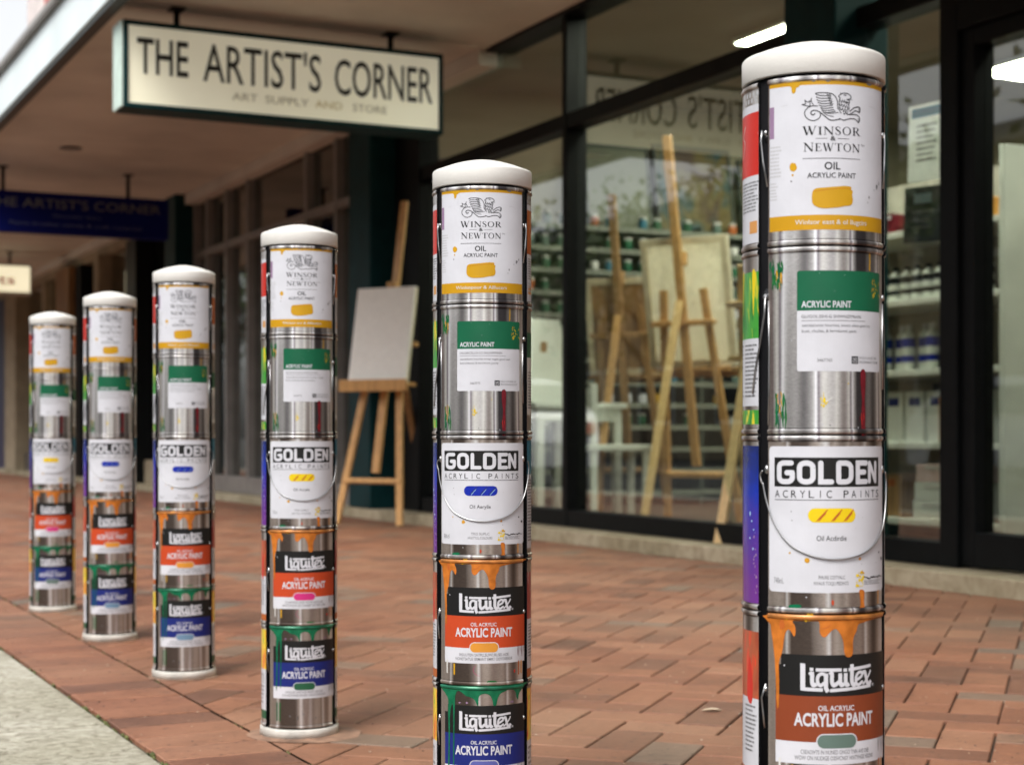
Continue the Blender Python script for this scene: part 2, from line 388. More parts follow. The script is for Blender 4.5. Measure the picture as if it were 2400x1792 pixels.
# ------------------------------------------------------------------ front labels
HALF = R_(54.5)*RT
def can1_front(band, rough=0):
    A = Art(); xa, xb = x1(232), x1(1005)
    A.rect(xa, xb, z1(1245), z1(372), 'white', 1); A.rect(xa, xb, z1(372), z1(345), 'yellow', 1); A.rect(xa, xb, z1(1345), z1(1245), 'yellow', 1)
    A.rect(x1(233), x1(255), z1(715), z1(500), 'mauve', 2)
    griffin(A)
    serif_word(A, 'WINSOR', x1(415), x1(803), z1(709), (z1(652)-z1(709))*.95, 'black', 3)
    serif_word(A, 'NEWTON', x1(420), x1(803), z1(820), (z1(763)-z1(820))*.95, 'black', 3)
    A.text('&', x1(591), x1(628), z1(748), z1(718), 'black', 3, .012)
    A.rect(x1(497), x1(572), z1(735), z1(732), 'black', 3); A.rect(x1(640), x1(722), z1(735), z1(732), 'black', 3)
    A.text('TM', x1(812), x1(838), z1(778), z1(764), 'black', 3)
    A.rect(x1(415), x1(803), z1(868), z1(864.5), 'black', 3)
    A.text('OIL', x1(552), x1(660), z1(941), z1(893), 'black', 3, .018); A.text('ACRYLIC PAINT', x1(443), x1(772), z1(997), z1(963), 'black', 3, .012)
    sw = [(472,1120),(478,1085),(500,1068),(560,1062),(640,1055),(700,1050),(738,1056),(735,1072),(748,1082),(744,1110),(750,1140),(742,1170),(720,1182),(690,1186),(640,1196),(560,1203),(510,1196),(480,1175),(472,1150)]
    A.poly(smooth([(x1(a),z1(b)) for a,b in sw][::-1], 3), 'gold', 4)
    A.stroke([(x1(480),z1(1090)),(x1(560),z1(1078)),(x1(700),z1(1066)),(x1(735),z1(1072))], .0004, 'rust', 5, sm=3)
    A.text(band, x1(370), x1(857), z1(1308), z1(1276), 'paper', 3, .006)
    A.lines(x1(235), x1(297), z1(762), z1(985), 9, 'lgrey', 2, 5); A.lines(x1(235), x1(275), z1(1010), z1(1140), 6, 'lgrey', 2, 8)
    A.disc(x1(360), z1(918), .0042*.9, 'gold', 4, 14, .0075*.55, .12); A.disc(x1(357), z1(972), .0011, 'gold', 4); A.disc(x1(349), z1(1014), .0009, 'grey', 4)
    for a, b, r in ((950,1035,.0014),(958,1028,.0007),(972,1008,.0009),(880,1115,.0009),(868,1150,.0005),(925,1060,.0005)): A.disc(x1(a), z1(b), r, 'grey', 4, 8, r*1.8)
    A.stroke([(x1(880),z1(500)),(x1(925),z1(501)),(x1(940),z1(520))], .0003, 'lgrey', 3); A.stroke([(x1(290),z1(503)),(x1(330),z1(497))], .0003, 'lgrey', 3)
    return A
def can1_drip(A, B):
    A.poly(smooth([(x1(a),z1(b)) for a,b in ((330,350),(340,372),(350,385),(352,412),(362,424),(374,412),(378,386),(392,382),(398,370),(402,350))][::-1], 3), 'gold', 1)
    for a, w, b in ((560,30,352),(860,40,356),(470,24,350)): B.poly(smooth([(x1(a),z1(342)),(x1(a+w*.2),z1(b)),(x1(a+w*.8),z1(b)),(x1(a+w),z1(342))][::-1], 3), 'grey', 1)
def can2_front(l1, l2, l3, num, s1, s2):
    A = Art(); xa, xb = x2(382), x2(980); r = .0022
    A.rrect(xa, xb, z2(808), z2(132), r, 'white', 1)
    zt, zg = z2(132), z2(400); n = 5
    pts = [(xa, zg), (xb, zg)]
    for cx, a0 in ((xb-r, 0), (xa+r, 90)):
        for k in range(n+1): a = R_(a0+90*k/n); pts.append((cx+r*math.cos(a), zt-r+r*math.sin(a)))
    A.poly(pts, 'green', 2)
    A.text('ACRYLIC PAINT', x2(408), x2(738), z2(379), z2(337), 'white', 3, .022)
    A.text(l1, x2(408), x2(812), z2(450), z2(430), 'grey', 3, .012); A.rect(x2(408), x2(846), z2(470), z2(466.5), 'grey', 3)
    A.text(l2, x2(411), x2(887), z2(508), z2(490), 'grey', 3, .008); A.text(l3, x2(411), x2(777), z2(547), z2(528), 'grey', 3, .008)
    A.text(num, x2(505), x2(604), z2(744), z2(723), 'grey', 3, .004)
    A.rect(x2(740), x2(790), z2(756), z2(706), 'black', 3); A.text('LW2', x2(747), x2(783), z2(742), z2(716), 'white', 4, .01); A.rect(x2(747), x2(783), z2(750), z2(747), 'white', 4)
    A.text(s1, x2(800), x2(946), z2(723), z2(707), 'grey', 3, .004); A.text(s2, x2(800), x2(956), z2(752), z2(736), 'grey', 3, .004)
    q = random.Random(4)
    for i in range(16):
        a, b = q.uniform(905,990), q.uniform(170,290); dx, dy = q.uniform(-18,18), q.uniform(8,34)
        A.stroke([(x2(a),z2(b)),(x2(a+dx*.5+4),z2(b+dy*.5)),(x2(a+dx),z2(b+dy))], [.0003,.0009,.0003], q.choice(['gold','gold','lemon','tan']), 5, sm=2)
    for a, b in ((520,150),(690,162),(620,270)): A.disc(x2(a), z2(b), .0003, 'white', 4, 6)
    return A
def can2_drip(A, B):
    A.poly(smooth([(x2(a),z2(b)) for a,b in ((812,802),(846,802),(850,900),(844,1000),(848,1120),(838,1235),(818,1236),(814,1120),(820,1000),(810,900))], 3), 'crimson', .3)
    q = random.Random(31)
    def smear(n, xa, xb, ya, yb, wa, wb, cols):
        for _ in range(n):
            x, y = q.uniform(xa, xb), q.uniform(ya, yb); h = q.uniform(.25, .75)*(yb-ya); w = q.uniform(wa, wb)
            B.stroke([(x2(x),z2(y)),(x2(x+q.uniform(-5,5)),z2(y+h*.4)),(x2(x+q.uniform(-6,6)),z2(y+h))], [w*.5, w, w*.2], q.choice(cols), q.choice((.4,.8,1.2)), sm=3)
    smear(30, 238, 296, 40, 200, .0006, .0024, ['leaf','dkgreen','forest','leaf']); smear(7, 262, 296, 90, 230, .0006, .0020, ['tan','gold','amber'])
    smear(20, 262, 318, 940, 1130, .0006, .0026, ['leaf','forest','dkgreen']); smear(6, 270, 296, 940, 1060, .0006, .0016, ['tan','gold'])
    smear(8, 806, 852, 1080, 1200, .0004, .0012, ['crimson','red'])
    splat(B, x2(552), z2(1010), .0045, 'lemon', 12, 3); B.stroke([(x2(560),z2(1012)),(x2(590),z2(993)),(x2(610),z2(978))], [.0012,.0018,.0008], 'paper', 5)
    B.stroke([(x2(545),z2(950)),(x2(548),z2(1005))], .0005, 'lemon', 5)
    for a, b in ((885,20),(886,60),(884,100)): B.disc(x2(a), z2(b), .0009, 'gold', 1, 8, .004)
    for a, b, c in ((540,1165,'white'),(590,1170,'grey'),(790,1185,'white'),(350,600,'white'),(715,890,'lemon')): B.disc(x2(a), z2(b), .0007, c, 1, 7)
def can3_front(sw, s0, s1, s2, vol):
    A = Art(); xa, xb = x2(230), x2(1017)
    A.rrect(xa, xb, z3(855), z2(1312), .004, 'white', 1)
    A.rect(x2(257), x2(970), z2(1585), z2(1387), 'black', 2)
    golden(A)
    t = 'ACRYLIC PAINTS'; xs, xe = x3(305), x3(1140); zb, zt = z3(104), z3(46)
    cw = [1.0 if c != ' ' else 1.0 for c in t]; k = (xe-xs)/(len(t)-.35)
    for i, c in enumerate(t):
        if c == ' ': continue
        w = .09 if c == 'I' else .62
        A.text(c, xs+(i+.33-w/2)*k, xs+(i+.33+w/2)*k, zb, zt, 'black', 3)
    A.rect(xs, xe, z3(124), z3(119), 'black', 3)
    A.rrect(x3(527), x3(905), z3(299), z3(186), .0072, sw, 3)
    for i, a in enumerate((600, 715, 815)):
        A.stroke([(x3(a-15),z3(292)),(x3(a+30),z3(250)),(x3(a+75),z3(195))], [.0004,.0022,.0008], 'rust' if sw == 'lemon' else 'blue', 4, sm=3)
        A.stroke([(x3(a+5),z3(290)),(x3(a+62),z3(225))], .0006, 'rust' if sw == 'lemon' else 'skyblue', 5)
    A.text(s0, x3(590), x3(828), z3(443), z3(403), 'black', 3, .004)
    A.text(s1, x3(605), x3(815), z3(746), z3(718), 'grey', 3, .01); A.text(s2, x3(570), x3(845), z3(793), z3(766), 'grey', 3, .01)
    A.text(vol, x3(300), x3(360), z3(788), z3(742), 'grey', 3, 0)
    q = random.Random(6); x = 985
    pts = [(x3(985+i*200/14), z3(745 - q.uniform(-9,14))) for i in range(15)]
    A.stroke(pts, [q.uniform(.0005,.0017) for _ in pts], 'black', 4, sm=2)
    A.lines(x3(985), x3(1180), z3(762), z3(800), 3, 'grey', 3, 9, .4)
    splat(A, x3(948), z3(770), .0055, 'lemon', 22, 8, 5, 1.6); splat(A, x3(955), z3(705), .005, 'gold', 8, 9, 5)
    for a, b, r, c in ((400,543,.001,'gold'),(520,598,.0026,'gold'),(522,600,.0013,'amber'),(1143,548,.0012,'black'),(1175,600,.0017,'black'),(410,214,.0006,'grey'),(415,285,.0006,'grey'),(970,262,.0006,'lgrey'),(1165,300,.0008,'grey'),(905,345,.0005,'lgrey'),(945,588,.0016,'tan'),(1110,630,.0005,'grey'),(960,632,.0005,'grey')): A.disc(x3(a), z3(b), r, c, 5, 9, None, .12)
    return A
def can3_drip(A, B):
    P = lambda *p: smooth([(x3(a),z3(b)) for a,b in p][::-1], 3)
    A.poly(P((940,838),(982,840),(988,880),(984,930),(990,985),(965,996),(930,990),(950,960),(946,900)), 'orange', 1)
    B.disc(x3(714), z3(930), .0013, 'vermilion', 1, 9, .0027); B.disc(x3(515), z3(890), .0007, 'white', 1, 8)
    B.poly(P((400,955),(470,950),(474,975),(400,980)), 'dkgreen', 1)
    B.rect(x3(1128), x3(1140), z3(960), z3(850), 'tan', 1)
def liq_front(dz, field, pill, s0, s1, s2):
    A = Art(); xa, xb = x4(268), x4(1048); Z3 = lambda y: z3(y)+dz; Z4 = lambda y: z4(y)+dz
    A.rect(x4(297), xb, Z4(185), Z3(1345), 'black', 1); A.rect(xa, xb, Z4(500), Z4(185), field, 1); A.rect(xa, xb, Z4(652), Z4(500), 'white', 1)
    A.rect(x4(268), x4(297), Z4(185), Z3(1430), 'black', 1)
    liq_logo(A, dz)
    A.text(s0, x4(522), x4(775), Z4(283), Z4(249), 'white', 3, .014); A.text('ACRYLIC PAINT', x4(372), x4(927), Z4(388), Z4(304), 'white', 3, .026)
    A.rrect(x4(510), x4(798), Z4(547), Z4(441), .0105, 'white', 2, 8); A.rrect(x4(517), x4(791), Z4(541), Z4(448), .0095, pill, 3, 8)
    A.text(s1, x4(412), x4(893), Z4(581), Z4(553), 'grey', 3, .012); A.text(s2, x4(375), x4(930), Z4(622), Z4(594), 'grey', 3, .012)
    c = 'crimson' if field == 'vermilion' else 'grey'
    for a, b0, b1, w in ((985,480,600,.0018),(1005,478,560,.001),(1022,480,612,.0016),(1040,482,570,.0008)): A.poly(smooth([(x4(a),Z4(b0)),(x4(a)-w/2,Z4((b0+b1)/2)),(x4(a),Z4(b1)),(x4(a)+w/2,Z4((b0+b1)/2))], 2), c, 4)
    A.disc(x3(365), Z3(1437), .0008, 'white', 4, 8)
    return A
def can4_drip(A, B):
    P = lambda *p: smooth([(x3(a),z3(b)) for a,b in p], 3)
    A.poly(P((278,1040),(278,1120),(292,1260),(304,1400),(310,1560),(316,1760),(330,1760),(332,1560),(330,1420),(352,1330),(362,1240),(372,1180),(392,1150),(412,1172),(430,1204),(440,1170),(436,1120),(420,1085),(470,1062),(530,1070),(600,1075),(612,1110),(612,1160),(630,1196),(655,1202),(680,1180),(712,1146),(745,1142),(780,1190),(800,1250),(806,1320),(822,1356),(848,1364),(874,1350),(884,1310),(882,1250),(892,1200),(915,1160),(930,1110),(980,1096),(1040,1084),(1120,1070),(1195,1058),(1195,1035)), 'orange', 2)
    B.disc(x3(350), z3(1115), .003, 'rust', 3, 9, .005, .2)
    B.stroke([(x3(620),z3(1136)),(x3(665),z3(1130)),(x3(705),z3(1095))], [.0004,.001,.0004], 'rust', 3, sm=3)
    splat(B, x3(540), z3(1052), .006, 'gold', 14, 5, 4, .5); splat(B, x3(365), z3(1056), .004, 'lemon', 8, 15, 4, .4)
def can4_low(A):
    for a, b0, b1, c in ((355,660,770,'gold'),(285,620,760,'paper'),(985,640,780,'rust'),(1010,640,770,'amber')): A.rect(x4(a), x4(a)+.0022, z4(b1), z4(b0), c, .5)
    A.stroke([(x4(570),z4(672)),(x4(548),z4(710)),(x4(562),z4(750)),(x4(610),z4(775))], .0004, 'magenta', 1, sm=3); A.disc(x4(950), z4(740), .0014, 'red', 1, 8, .0024)
    A.poly(smooth([(x4(a),z4(b)) for a,b in ((690,822),(770,826),(776,858),(720,866),(682,850))], 3), 'leaf', 3)
    A.poly(smooth([(x4(a),z4(b)) for a,b in ((490,845),(560,838),(580,855),(520,864))], 3), 'tan', 3)
def can5_drip(A, B):
    P = lambda *p: smooth([(x4(a),z4(b)) for a,b in p], 3)
    A.poly(P((262,885),(268,960),(300,1020),(300,1150),(306,1400),(300,1690),(312,1690),(318,1400),(322,1150),(345,1060),(352,1200),(350,1640),(360,1640),(364,1200),(368,1060),(372,985),(385,940),(410,928),(440,945),(480,975),(520,985),(560,1010),(585,1062),(598,1064),(600,1000),(612,965),(650,950),(690,955),(720,980),(738,1030),(742,1064),(772,1064),(786,1000),(812,955),(850,935),(900,918),(945,930),(962,960),(968,1000),(985,1030),(1000,960),(1050,900),(1050,870)), 'dkgreen', 2)
    for a in (415, 485, 915, 930): B.disc(x4(a), z4(1042), .0016, 'mauve', 3, 8, .0012, .3)
def can5_low(A):
    zz = lambda y: .555-(1000+.448*y-1020)*.000784
    for a, w, c in ((305,.0030,'forest'),(340,.0022,'leaf'),(1030,.002,'forest')): A.rect(x4(a), x4(a)+w, .034, .068, c, .5)
    for a, b in ((470,1500),(640,1490),(560,1510),(800,1512)): A.disc(x4(a), zz(b), .0012, 'grey', 1, 8, .0016, .3)
    A.stroke([(x4(575),zz(1498)),(x4(570),zz(1520))], .0012, 'black', 1)
# ------------------------------------------------------------------ tin shell of one can (a 109 degree slice)
ROWS = [(.738,.9012),(.556,.737),(.3835,.5552),(.208,.3827),(.0205,.2073)]
_shell = {}
def tin_shell(row, mats):
    k = (row, tuple(m.name for m in mats))
    if k in _shell: return _shell[k]
    za, zb = ROWS[row]; pr = [(za,Rb-.005,1),(za+.0006,Rb-.0006,1),(za+.002,Rb+.0004,1),(za+.004,Rb+.0004,1),(za+.0054,Rb-.001,1),(za+.0058,Rb-.0022,1),(za+.0062,RT,0),(zb-.0062,RT,0),(zb-.0058,Rb-.0022,2),(zb-.0054,Rb-.001,2),(zb-.004,Rb+.0004,2),(zb-.002,Rb+.0004,2),(zb-.0006,Rb-.0006,2),(zb,Rb-.005,2)]
    k0, k1 = -math.floor(HALF/STEP), math.floor(HALF/STEP)
    an = [-HALF] + [q*STEP for q in range(k0, k1+1)] + [HALF]
    vs = []; fs = []; fm = []; uv = []
    n = len(an)
    for z, r, m in pr:
        for a in an: vs.append((r*math.sin(a/RT), -r*math.cos(a/RT), z)); uv.append((a, z))
    for i in range(len(pr)-1):
        for q in range(n-1): fs.append((i*n+q, i*n+q+1, (i+1)*n+q+1, (i+1)*n+q)); fm.append(pr[i+1][2] if pr[i][2] == pr[i+1][2] else (pr[i][2] or pr[i+1][2]))
    b = len(vs)
    for sd in (0, n-1):
        b = len(vs)
        for i, (z, r, m) in enumerate(pr):
            a = an[sd]/RT; vs.append((( Rb-.006)*math.sin(a), -(Rb-.006)*math.cos(a), z)); uv.append((an[sd], z))
        for i in range(len(pr)-1):
            f = (i*n+sd, (i+1)*n+sd, b+i+1, b+i); fs.append(f if sd == 0 else f[::-1]); fm.append(3)
    me = bpy.data.meshes.new('paint_can'); me.from_pydata(vs, [], fs)
    for m in list(mats) + [M_black]: me.materials.append(m)
    me.polygons.foreach_set('material_index', fm); me.polygons.foreach_set('use_smooth', [True]*len(fs))
    ul = me.uv_layers.new(name='UVMap'); 
    for l in me.loops: ul.data[l.index].uv = uv[l.vertex_index]
    me.update(); me.set_sharp_from_angle(angle=R_(35)); _shell[k] = me; return me
def on(a, z, h): th = a/RT; r = RT+h; return (r*math.sin(th), -r*math.cos(th), z)
# bail wires and lugs, in unwrapped coordinates
def lug(mb, a, z, r, m=0, depth=.0035):
    c = Vector(on(a, z, -.0042)); n = Vector((c.x, c.y, 0)).normalized(); t = Vector((0,0,1)).cross(n)
    vs = []; fs = []; K = 14; rings = ((r,0),(r,.4*depth),(r*.72,.75*depth),(r*.45,.6*depth),(r*.42,depth),(r*.2,depth*1.15))
    for rr, h in rings:
        for k in range(K):
            q = 2*math.pi*k/K; vs.append(c + n*h + t*rr*math.cos(q) + Vector((0,0,1))*rr*1.25*math.sin(q))
    for i in range(len(rings)-1):
        for k in range(K): fs.append((i*K+k, i*K+(k+1)%K, (i+1)*K+(k+1)%K, (i+1)*K+k))
    fs.append(tuple((len(rings)-1)*K+k for k in range(K))); mb.quadset(vs, fs, m)
GA = R_(57.5)*RT        # middle of the gap beside the front slice
def bail_parts(row):
    """(name, mesh) pairs: the two ear lugs and the wire pieces of one can"""
    out = []
    def L_(a, z, r, bl):
        mb = MB(); lug(mb, a, z, r, 1); mb.ball(on(a, z+bl[0], -.0005), *bl[1:], 8, 0); out.append(('lug', mb.mesh('lug', [M_wire, M_lug], True)))
    def W_(pts, r): mb = MB(); mb.tube([on(*p) for p in pts], r, 7); out.append(('handle', mb.mesh('handle', [M_wire], True)))
    if row == 0:
        for s in (-1, 1):
            L_(s*GA, .846, .0042, (.004,.0022,.0022,.003))
            W_([(s*(GA+.004), .853, .0006), (s*(GA+.005), .843, .001), (s*(GA+.002), .822, .0012), (s*(GA-.0035), .797, .0012)], .0009)
    elif row == 1:
        for s in (-1, 1): L_(s*GA, .690, .0070 if s < 0 else .005, (0,.003,.003,.0034))
        W_([(-GA+.001, .692, .0012), (-GA, .674, .0014), (-GA-.006, .645, .0014), (-GA-.013, .620, .0014), (-GA-.018, .596, .0012)], .00095)
        W_([(-GA+.0048, .686, .001), (-GA+.0052, .64, .001), (-GA+.005, .60, .001), (-GA+.0045, .565, .001)], .0008)
        W_([(GA-.0044, .684, .001), (GA-.005, .64, .001), (GA-.004, .60, .001)], .0008)
    elif row == 2:
        for s in (-1, 1): L_(s*(GA-.0015), z2(1478), .0046, (.001,.0024,.0024,.0045))
        p = [(x2(200), z2(1478), .0008), (x2(190), z2(1512), .0012), (x2(198), z2(1560), .0014), (x3(240), z3(0), .0016), (x3(262), z3(150), .0016), (x3(310), z3(320), .0016), (x3(400), z3(470), .0016), (x3(520), z3(546), .0016), (x3(640), z3(580), .0016), (x3(755), z3(588), .0016), (x3(870), z3(576), .0016), (x3(980), z3(545), .0016), (x3(1080), z3(482), .0016), (x3(1165), z3(380), .0016), (x3(1212), z3(262), .0016), (x3(1240), z3(120), .0016), (x3(1252), z3(0), .0014), (x2(1064), z2(1530), .0012), (x2(1058), z2(1490), .0008)]
        W_(smooth(p, 4, False), .00085)
    else:
        zz = .305 if row == 3 else .156
        for s in (-1, 1): L_(s*GA, zz, .0044, (.003,.0024,.0024,.003))
        W_([(-GA+.001, zz+.008, .0006), (-GA-.004, zz-.006, .0012), (-GA-.002, zz-.02, .0012), (-GA, zz-.035, .0008)], .0009)
    return out
BAIL = [bail_parts(i) for i in range(5)]
# ------------------------------------------------------------------ side cans (left and right of the front slice)
P_bluepurple = newmat('paint_blue_to_purple')
def _grad():
    m, nt, b = P_bluepurple; L = nt.links.new
    uv = N(nt, 'ShaderNodeUVMap'); sp = N(nt, 'ShaderNodeSeparateXYZ'); L(uv.outputs[0], sp.inputs[0])
    nz = N(nt, 'ShaderNodeTexNoise'); nz.inputs['Scale'].default_value = 60; L(uv.outputs[0], nz.inputs['Vector'])
    mr = N(nt, 'ShaderNodeMapRange'); mr.inputs[1].default_value = .40; mr.inputs[2].default_value = .54; L(sp.outputs[1], mr.inputs[0])
    ad = N(nt, 'ShaderNodeMath', operation='MULTIPLY_ADD'); ad.inputs[1].default_value = .35; L(nz.outputs[0], ad.inputs[0]); 
    sb = N(nt, 'ShaderNodeMath', operation='SUBTRACT'); sb.inputs[1].default_value = .17; L(mr.outputs[0], sb.inputs[0]); L(sb.outputs[0], ad.inputs[2])
    r = ramp(nt, [(.05,(.14,.03,.24)),(.4,(.07,.03,.28)),(.7,(.01,.03,.34)),(1,(.01,.02,.12))]); L(ad.outputs[0], r.inputs[0]); L(r.outputs[0], b.inputs['Base Color']); b.inputs['Roughness'].default_value = .25
_grad(); P_bluepurple = P_bluepurple[0]
P_leaf = paint_mix('paint_green_yellow_runs', (.02,.18,.03), (.05,.28,.04), (.6,.5,.03), 130, 2)
P_rust = paint_mix('paint_rust_red_runs', (.30,.06,.03), (.36,.09,.04), (.60,.05,.02), 120, 5)
P_rain = paint_mix('paint_yellow_red_green_runs', (.62,.08,.02), (.72,.48,.03), (.22,.42,.03), 90, 7)
P_dark = paint_mix('paint_crimson_runs', (.25,.02,.03), (.33,.03,.03), (.45,.42,.42), 120, 12)
def side_art(col, row):
    A = Art(); za, zb = ROWS[row]; za += .0064; zb -= .0064; x0, x1_ = -HALF, HALF; sd = 20 + col*7 + row
    if row == 0:
        for i in range(40):
            for j in range(2):
                if (i+j) % 2: A.rect(x0+i*(x1_-x0)/40, x0+(i+1)*(x1_-x0)/40, zb-.006*(j+1), zb-.006*j-.0015, 'lgrey', 1)
        A.rect(x0, x1_, za, zb-.014, 'white', 1)
        c = 'red' if col == 0 else 'rust'
        A.rect(x0, x1_, .811, .873, c, 2)
        q = random.Random(3)
        for xx in (-.03, 0, .03): A.stroke([(xx,.83),(xx+.008,.845),(xx+.002,.852),(xx+.01,.862)], .0012, 'paper', 3, sm=3)
        for k in range(3): A.lines(x0+.004+k*.046, x0+.042+k*.046, .806, .775, 9, 'grey', 3, sd+k)
        A.lines(x0+.004, x1_-.03, .772, .757, 3, 'lgrey', 3, sd)
        A.rect(x0+.004, x0+.030, .7545, .7665, 'tan', 3); A.rect(x1_-.016, x1_-.002, .754, .766, 'tan', 3)
    elif row == 1:
        if col == 0:
            A.rect(x0, x1_, .6505, .716, P_leaf, 1); A.rect(x0, x1_, .584, .6505, 'white', 1); A.rect(x0, x1_, .566, .580, P_leaf, 1)
            for xx in (-.05,-.02,.03,.058): A.poly(smooth([(xx-.002,.716),(xx-.0015,.69),(xx,.672),(xx+.0015,.69),(xx+.003,.716)], 3), 'lemon', 2)
        else:
            A.rect(x0, x1_, .584, .70, 'paper', 1); A.rect(x0, x1_, .665, .70, 'forest', 2)
        for k in range(4): A.lines(x0+.003+k*.034, x0+.031+k*.034, .646, .592, 13, 'grey', 3, sd+k)
    elif row == 2:
        if col == 0:
            A.rect(x0, x1_, za, zb-.004, P_bluepurple, 1); A.rect(-.03, .02, .43, .485, 'white', 2)
            splat(A, x1_-.012, .47, .006, 'skyblue', 6, 2, 2, 6); splat(A, x1_-.006, .43, .004, 'mauve', 20, 4, 3, 9)
        else:
            A.rect(x0, x1_, .50, .548, 'teal', 1); A.rect(x0, x1_, za+.006, .50, 'white', 1)
            for k in range(5): A.lines(x0+.002+k*.027, x0+.026+k*.027, .494, .405, 20, 'grey', 3, sd+k)
    elif row == 3:
        A.rect(x0, x1_, .296, .362, P_rust if col == 0 else P_dark, 1); A.rect(x0, x1_, za+.012, .296, 'white', 1); A.rect(x0, x1_, za, za+.0118, 'rust', 1)
        if col == 0:
            for xx in (-.04,.02,.05): A.poly(smooth([(xx-.006,.300),(xx,.338),(xx+.007,.31),(xx+.004,.29)], 3), 'red', 2)
        for k in range(4): A.lines(x0+.004+k*.034, x0+.028+k*.034, .290, .242, 11, 'grey', 3, sd+k)
    else:
        A.rect(x0, x1_, .125, .198, P_rain, 1); A.rect(x0, x1_, .05, .125, 'white', 1); A.rect(x0, x1_, .034, .0495, 'forest', 1)
        for k in range(3): A.lines(x0+.004+k*.046, x0+.034+k*.046, .118, .06, 8, 'grey', 3, sd+k)
        for k in range(4): A.rect(x0+.008+k*.034, x0+.024+k*.034, .098, .112, 'lgrey', 4)
    return A
SIDE = {}
for c_ in (0, 1):
    for r_ in range(5):
        o_ = side_art(c_, r_).obj('label', None); SIDE[(c_, r_)] = o_.data; bpy.data.objects.remove(o_)
def art_mesh(A, h=0):
    o = A.obj('label', None, h); me = o.data; bpy.data.objects.remove(o); return me
DR = []; SPK = []
for fn in (can1_drip, can2_drip, can3_drip, can4_drip, can5_drip):
    A_, B_ = Art(), Art(); fn(A_, B_)
    if fn is can4_drip: can4_low(B_)
    if fn is can5_drip: can5_low(B_)
    DR.append(art_mesh(A_, .0002)); SPK.append(B_)
def merged(A, B):
    """specks and smears printed over the label art"""
    b = len(A.v); A.v += [(v[0], v[1], v[2] + 2.4e-4) for v in B.v]
    for f, i in zip(B.f, B.fm): A.f.append([b + j for j in f]); A.fm.append(A.mi(B.mats[i]))
    return A
# post, cap, collar meshes
mb = MB(); mb.lathe([(Rb-.0045,.0),(Rb-.0045,.915)], 72); POST = mb.mesh('post', M_black, True)
mb = MB(); capz = [(Rb-.004,.9042),(Rb-.0010,.9042),(Rb-.0003,.9050),(Rb-.0002,.9268),(Rb-.0006,.9283),(Rb-.0016,.9295),(Rb-.0034,.9305),(Rb-.0060,.9313)] + [((Rb-.006)*q_, .9313+.0160*(1-q_**1.7)) for q_ in (.93,.86,.78,.7,.6,.5,.4,.3,.2,.1)] + [(.0006,.9474)]
mb.lathe(capz, 96); CAP = mb.mesh('cap', M_cap, True)
mb = MB(); mb.lathe([(Rb+.0018,0),(Rb+.0014,.0160),(Rb+.0006,.0178),(Rb-.002,.0186),(Rb-.006,.0188)], 96); BASE = mb.mesh('base_collar', M_base, True)
M_cement = pm('cement_smear', (.24,.140,.092), .9, 0, .25, 25, bump=.5, bscale=60)
V = dict(
  band=['Winlsor east & ol Ilugcirs','Winlsopour & Alllucers','Winlsor our & Allbuners','Winlsor our & Allbuners','Winlsor our & Allbuners','Winlsor our & Allbuners'],
  sw=['lemon','royal','lemon','royal','royal','lemon'], f4=['brown','vermilion','vermilion','vermilion','vermilion','vermilion'],
  p4=['slate','amber','magenta','amber','amber','magenta'], p5=['steel','violet','forest','steel','steel','slate'])
PHI = [16.6, -.5, 5, -1, 2.5, -3.5]; YB = [1.344, 2.123, 2.923, 3.739, 4.508, 5.322]
LB = ['paint can bollard with maroon fourth can, the largest, its foot out of view',
      'second largest paint can bollard, blue swatch on its white can, foot out of view',
      'paint can bollard with yellow swatch and pink pill, standing on a pale cement smear',
      'paint can bollard with blue swatch, between the cement smear one and the kerb end pair',
      'second farthest paint can bollard, blue swatch and grey blue bottom pill',
      'smallest and farthest paint can bollard, yellow swatch on its white can']
_lab = {}
def label_mesh(key, fn):
    if key not in _lab: _lab[key] = art_mesh(merged(fn(), SPK[int(key[0])-1]))
    return _lab[key]
